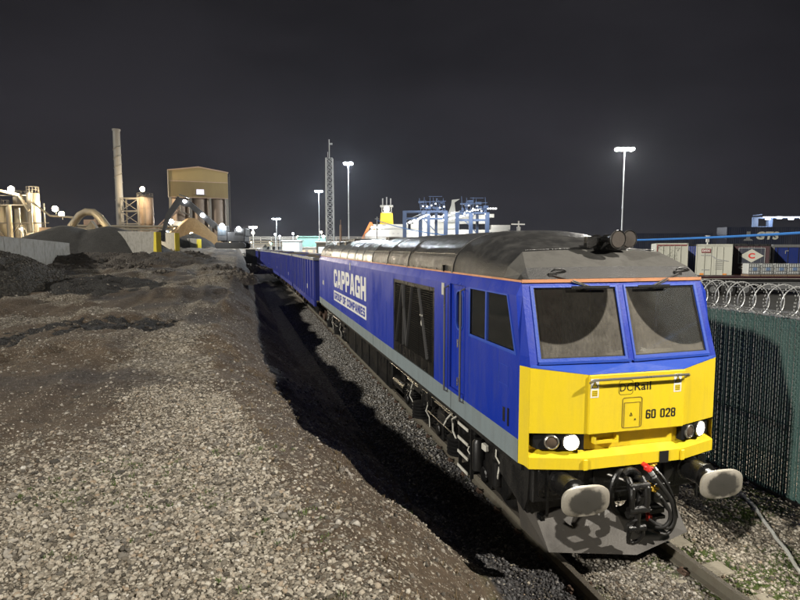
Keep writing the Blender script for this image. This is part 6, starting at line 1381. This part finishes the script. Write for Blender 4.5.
gantry(2.4, 300, [(0, 0, 2.0), (8.4, 4, 2.0), (12.5, 0, 1.6), (21.5, 0, 2.0), (17.0, 9, 1.4)], 29.3, 'blue gantry crane standing in front of the ferry', ((0, 0, 14.5), (12, 0, 19.5)))
gantry(29.5, 300, [(.3, 0, 2.0), (7.4, 0, 2.0), (16, 0, 2.0), (12, 9, 1.4)], 28.5, 'blue gantry crane right of the ferry, farther from the lattice tower', ((-8, 0, 16.5), (8, 0, 19.8)))

# ------------------------------------------------------------------ lorry park on the right
def wheels(t, xs, y, r=.5, w=.32, name='wheel'):
    for x in xs:
        b = MB(); b.lathe([(r * .55, y), (r, y + .03), (r, y + w - .03), (r * .55, y + w)], (x, 0, r), 'y', 22); wh = b.build(name, M['tyre'], t)
        b = MB(); b.lathe([(r * .52, y - .005), (r * .4, y + .08), (r * .15, y + .05), (r * .12, y - .03)], (x, 0, r), 'y', 14); b.build('rim', M['galv'], wh)
def trailer_rear(a, ahead, label, mat, W=1.28, h=4.05, L=13.6, rz=0.):
    p = site(a, ahead); t = thing('box_trailer', (p.x, p.y, -.13), -YAW - math.atan2(a, ahead) + rz, label, 'trailer', 'trailers parked in the lorry park'); b = MB(); b.bb(-W, W, 0, L, 1.1, h); bd = b.build('body', M[mat], t, bevel=.03)
    b = MB()
    for x in (-W + .05, W - .05): b.bb(x - .05, x + .05, -.05, 0, 1.1, h)
    b.bb(-W, W, -.05, -.001, h - .13, h + .01); b.bb(-W, W, -.05, -.001, 1.08, 1.2); b.build('door_frame', M['trailerw'] if mat == 'trailerw' else M['black2'], bd)
    b = MB()
    for x in (-.7, -.2, .2, .7): b.tube([(x, -.06, 1.25), (x, -.06, h - .2)], .018, 6)
    b.bb(-.006, .006, -.02, -.001, 1.2, h - .1); b.build('lock_rod', M['galv'] if mat != 'trailerw' else M['trailerw'], bd)
    b = MB(); b.bb(-W, W, 0, .12, .55, .72); b.bb(-W + .1, -W + .55, -.06, 0, .75, .95); b.bb(W - .55, W - .1, -.06, 0, .75, .95); b.build('under_run_bar', M['black2'], t)
    wv_ = MB()
    for s in (-1, 1):
        for y in (2.2, 3.5, 4.8): wv_ = MB(); wv_.lathe([(.3, s * (W - .35)), (.5, s * (W - .33)), (.5, s * (W - .05)), (.3, s * (W - .02))] if s > 0 else [(.3, -(W - .02)), (.5, -(W - .05)), (.5, -(W - .33)), (.3, -(W - .35))], (0, y, .5), 'x', 16); wv_.build('wheel', M['tyre'], t)
    return t, bd
def pl(a, ahead): return site(a, ahead)
def onface(x, z): return (x, -.012, z)
t, bd = trailer_rear(24.0, 50.5, 'white-doored trailer printed with a black line map, leftmost in the lorry park', 'trailerw', h=4.2, rz=.06)
b = MB(); rn = random.Random(8)
for k in range(16):
    x, z = rn.uniform(-1.1, .9), rn.uniform(1.5, 3.9); P = [Vector((x, -.012, z))]
    for j in range(4): P.append(P[-1] + Vector((rn.uniform(-.35, .45), 0, rn.uniform(-.35, .35))))
    P = [Vector((max(-1.15, min(1.15, q.x)), q.y, max(1.3, min(3.95, q.z)))) for q in P]
    for i in range(4): b.bar(P[i], P[i + 1] + Vector((.001, 0, .001)), .045, .008)
b.build('map_print', M['sign'], bd); b = MB(); b.bb(-1.2, 1.2, -.056, -.05, 3.98, 4.08); b.bb(-1.22, -1.14, -.056, -.05, 1.2, 4.0); b.build('red_trim', M['maroon'], bd)
b = MB(); b.bb(1.29, 1.31, .2, 13, 1.2, 4.0); b.build('side_sheet', M['galv'], bd)
t, bd = trailer_rear(26.9, 49, 'cream trailer rear with a dark red label and two orange markers, between two blue ones', 'trailerw', W=1.38, h=4.1)
b = MB(); b.bb(-.95, -.25, -.075, -.065, 3.38, 3.72); rl = b.build('red_label', M['maroon'], bd); lettering('DFDS', 'lettering', rl, lambda x, z: (x, -.078, z), -.88, -.32, 3.46, 3.64, M['white'], bold=.03)
b = MB(); b.bb(-1.02, -.72, -.07, -.06, 1.3, 1.62); b.bb(.72, 1.0, -.07, -.06, 1.3, 1.62); b.build('orange_marker', M['orangel'], bd); b = MB(); b.prism([(-1.0, 3.2), (-.2, 3.2), (.3, 2.85), (1.1, 2.7), (1.1, 2.66), (.2, 2.8), (-.25, 3.15), (-1.0, 3.15)], -.055, -.05, 'y')
for k in range(5): b.bb(.1, .75, -.06, -.055, 2.0 + k * .16, 2.03 + k * .16)
b.bb(-.9, -.3, -.06, -.055, 1.9, 1.95); b.build('faded_print', M['galv'], bd)
trailer_rear(29.3, 57.5, 'blue trailer half hidden left of the cream one', 'trailerb', W=1.3, h=4.1)
trailer_rear(33.4, 57.5, 'blue trailer half hidden between the cream and the maroon ones', 'trailerb', W=1.3, h=4.2)
t, bd = trailer_rear(30.1, 49, 'dark maroon trailer rear bearing a white diamond with a red letter', 'trailerm', W=1.4, h=4.1)
F_ = lambda x, z: (x, -.078, z)
b = MB(); b.plate([(-.95, 2.45), (1.0, 2.45), (1.0, 3.8), (-.95, 3.8)], [[(-.91, 2.49), (.96, 2.49), (.96, 3.76), (-.91, 3.76)]], F_, (0, .003, 0)); b.build('panel_outline', M['galv'], bd)
b = MB(); b.plate([(-.9, 2.5), (.95, 2.5), (.95, 3.75), (-.9, 3.75)], [], lambda x, z: (x, -.0745, z), (0, .002, 0)); b.build('panel_ground', M['navy'], bd)
b = MB(); b.plate([(-.86, 3.12), (.03, 3.70), (.91, 3.12), (.03, 2.55)], [], lambda x, z: (x, -.078, z), (0, .002, 0)); dm = b.build('diamond_emblem', M['trailerw'], bd)
lettering('C', 'lettering', dm, lambda x, z: (x, -.082, z), -.22, .28, 2.88, 3.36, M['redc'], bold=.05)
lettering('CLdN', 'lettering', bd, F_, -.9, .95, 1.98, 2.25, M['trailerw'], bold=.05)
b = MB(); b.bb(-1.25, -.75, -.07, -.06, 1.42, 1.52); b.build('orange_marker', M['orangel'], bd)
# blue curtain-sided trailer seen from its side
p = site(40.6, 52); t = thing('curtain_side_trailer', (p.x, p.y, -.13), -YAW - .03, 'long blue curtain-sided trailer with a pale top rail at the right edge', 'trailer', 'trailers parked in the lorry park')
b = MB(); b.bb(-6.6, 6.6, 0, 2.5, 1.2, 3.85); bd = b.build('curtain', M['trailerb'], t, bevel=.03); b = MB(); b.bb(-6.65, 6.65, -.04, 2.54, 3.85, 4.1); b.bb(-6.65, -6.45, -.04, 2.54, 1.1, 3.85); b.bb(-6.6, 6.6, -.04, 0, 1.1, 1.2); b.build('top_rail', M['galv'], t)
for k in range(14): b = MB(); b.bb(-6.2 + k * .95, -6.14 + k * .95, -.03, 0, 1.2, 3.85); b.build('curtain_strap', M['navy'], bd)
lettering('*', 'star_emblem', bd, lambda x, z: (x, -.035, z), -.55, .3, 2.6, 3.3, M['yellow'], bold=.04)
b = MB(); b.bb(-5.5, -5.2, -.035, -.03, 3.5, 3.55); b.bb(-5.5, -5.45, -.035, -.03, 3.25, 3.55); b.build('corner_print', M['offwhite'], bd)
wheels(t, (3, 4.3, 5.6), 0)
# flatbed trailer with a row of white crated tanks
p = site(32.3, 45); t = thing('flatbed_trailer', (p.x, p.y, -.13), -YAW, 'dark red flatbed trailer standing sideways behind the razor wire', 'trailer', 'trailers parked in the lorry park')
b = MB(); b.bb(-8.6, 6.5, 0, 2.5, 1.32, 1.55); b.build('deck', M['trailerm'], t); b = MB(); b.bb(-8.2, 6.2, .3, .5, 1.0, 1.32); b.bb(-3.5, 3.5, .02, .06, .55, .95); b.build('side_guard', M['galv'], t); b = MB(); b.bb(-8.6, 6.5, -.02, 0, 1.36, 1.40); b.build('edge_strip', M['trailerw'], t)
wheels(t, (-7.5, -6.2, -4.9), .05, .52); wheels(t, (4.6, 5.8), .05, .52)
box0 = None
for k in range(9):
    x = -4.5 + k * 1.06 * (1 if k < 6 else 1.02); pos = p + RV * (x + .35) + FV * .7; 
    if box0 is None:
        box0 = thing('crated_tank', pos, -YAW, None, 'tank crate'); b = MB(); b.bb(-.46, .46, -.4, .5, .14, 1.0); b.build('plastic_tank', paint('tank_plastic', (.62, .64, .62), .5, amount=.4, dirt=(.25, .3, .38), scale=6), box0, bevel=.06)
        b = MB(); b.bb(-.48, .48, -.45, .55, 0, .12); b.build('pallet', M['pinky'], box0); b = MB()
        for i in range(6): xx = -.46 + i * .184; b.bb(xx - .012, xx + .012, -.44, -.415, .12, 1.02)
        for z in (.14, .42, .72, 1.01): b.bb(-.48, .48, -.44, -.415, z - .012, z + .012)
        b.build('cage', M['galv'], box0); b = MB(); b.bb(-.15, .2, -.42, -.405, .45, .72); b.build('label_plate', paint('pale_blue_label', (.2, .32, .55), .5, amount=.2), box0); o = box0
    else: o = copy_tree(box0)
    o.location = (pos.x, pos.y, 1.425); tag(o, ['leftmost white crated tank of the row on the flatbed trailer', 'second white crated tank from the left on the flatbed', 'third white crated tank from the left on the flatbed', 'fourth white crated tank from the left on the flatbed', 'fifth white crated tank from the left on the flatbed', 'sixth white crated tank from the left on the flatbed', 'seventh white crated tank from the left on the flatbed', 'eighth white crated tank from the left on the flatbed', 'rightmost white crated tank on the flatbed'][k], 'tank crate', 'white crated tanks on the flatbed')
# dark containers behind
def container(a, ahead, z, L, mat, label, rz=0, name='shipping_container', h=2.6):
    p = site(a, ahead, z); t = thing(name, p, -YAW + rz, label, 'container', 'dark containers stacked behind the trailers'); b = MB(); b.bb(-L / 2 + .02, L / 2 - .02, .05, 2.4, .02, h - .02); b.build('box', M[mat], t); b = MB(); n = int(L / .28)
    for k in range(n): x = -L / 2 + .1 + k * (L - .2) / n; b.bb(x, x + .13, .0, .06, .15, h - .15)
    b.build('corrugation', M[mat], t); b = MB(); b.bb(-L / 2, L / 2, -.02, .08, 0, .14); b.bb(-L / 2, L / 2, -.02, .08, h - .13, h); b.bb(-L / 2, -L / 2 + .14, -.02, .08, 0, h); b.bb(L / 2 - .14, L / 2, -.02, .08, 0, h); b.build('corner_frame', M[mat], t); return t
n_ = 0
for (a, d, z, L, l) in ((49.5, 75, 3.75, 13.6, 'dark navy upper container marked with three pale letters'), (49.5, 75, 1.12, 13.6, 'dark container under the lettered one'), (63.6, 75, 3.75, 13.6, 'dark upper container right of the lettered one'), (36.4, 78, 3.0, 12.2, 'dark upper container left of the lettered one'), (36.4, 78, .38, 12.2, 'dark lower container left of the lettered one'), (25.5, 82, 2.5, 7, 'short dark container seen over the map-printed trailer')):
    c_ = container(a, d, z - (1.25 if z > 5 else 0) + 0, L, 'navy', l)
    if n_ == 0:
        lettering('GTS', 'lettering', c_, lambda x, z: (x, -.03, z), -2.95, .05, .95, 2.0, M['trailerw'], bold=.05, shear=.15)
        b = MB(); b.prism([(-4.6, .8), (-3.3, .8), (-3.5, 1.0), (-3.75, 1.05), (-3.7, 2.0), (-4.2, 2.0), (-4.25, 1.05), (-4.5, 1.0)], -.035, -.03, 'y'); b.build('shield_emblem', M['galv'], c_)
    n_ += 1
p = site(32.2, 60); b = MB(); b.tube([(p.x, p.y, -.13), (p.x, p.y, 4.9)], .06, 8); b.box((p.x, p.y, 4.6), (.34, .1, .7)); b.bar((p.x - .3, p.y, 4.9), (p.x + .3, p.y, 4.9), .06); tag(b.build('white_sign_post', M['white']), 'thin post with a small white plate standing above the cream trailer', 'sign post')
# lit portal crane in the far lorry park
p = site(82, 120); t = thing('lit_portal', (p.x, p.y, -.13), -YAW, 'blue portal frame with a row of glaring lamps at the right edge', 'portal frame'); b = MB()
for x in (-7.9, -4.9, 12): b = MB(); b.bar((x, 0, 0), (x, 0, 10.0), .85); b.build('column', M['crane'], t)
b = MB(); b.bar((-8.4, 0, 9.9), (13, 0, 10.2), .35); b.bar((-7.9, 0, 8.0), (-4.9, 0, 8.0), .3); b.bar((-8.4, 0, 10.4), (-6.5, 0, 10.6), .15); b.build('beam', M['crane'], t); b = MB()
for k in range(8): b.box((-5.5 + k * 2.4, -.4, 9.75 + (k % 2) * .2), (1.0, .2, .42))
b.box((-2, -.4, 10.05), (9, .15, .16)); b.box((7, -.4, 10.1), (9, .15, .16)); b.build('lamp_row', lamp_mat('portal_lamp', (.88, .92, 1), 5), t, kind='stuff')
for x in (-5, 4):
    L = bpy.data.lights.new('portal_flood', 'POINT'); L.energy = 700; L.color = (.85, .92, 1); L.shadow_soft_size = .5; lo = bpy.data.objects.new('portal_flood', L); COL.objects.link(lo); lo.parent = t; lo.location = (x, -3, 9.4)

# ------------------------------------------------------------------ thin haze added to make a glow round the lamps
hz = MB(); hz.bb(-1150, 1150, -90, 2150, -2.2, 47)
m = nodes('glow_haze'); g = G(m); v = g.add('ShaderNodeVolumePrincipled', {'Color': (.82, .88, 1, 1), 'Density': .00007, 'Anisotropy': .35}); g.add('ShaderNodeOutputMaterial', {1: v.outputs[0]})
ho = hz.build('haze', m); ho['kind'] = 'stuff'; tag(ho, 'thin haze added over the whole yard for the glow round the lamps', 'haze')
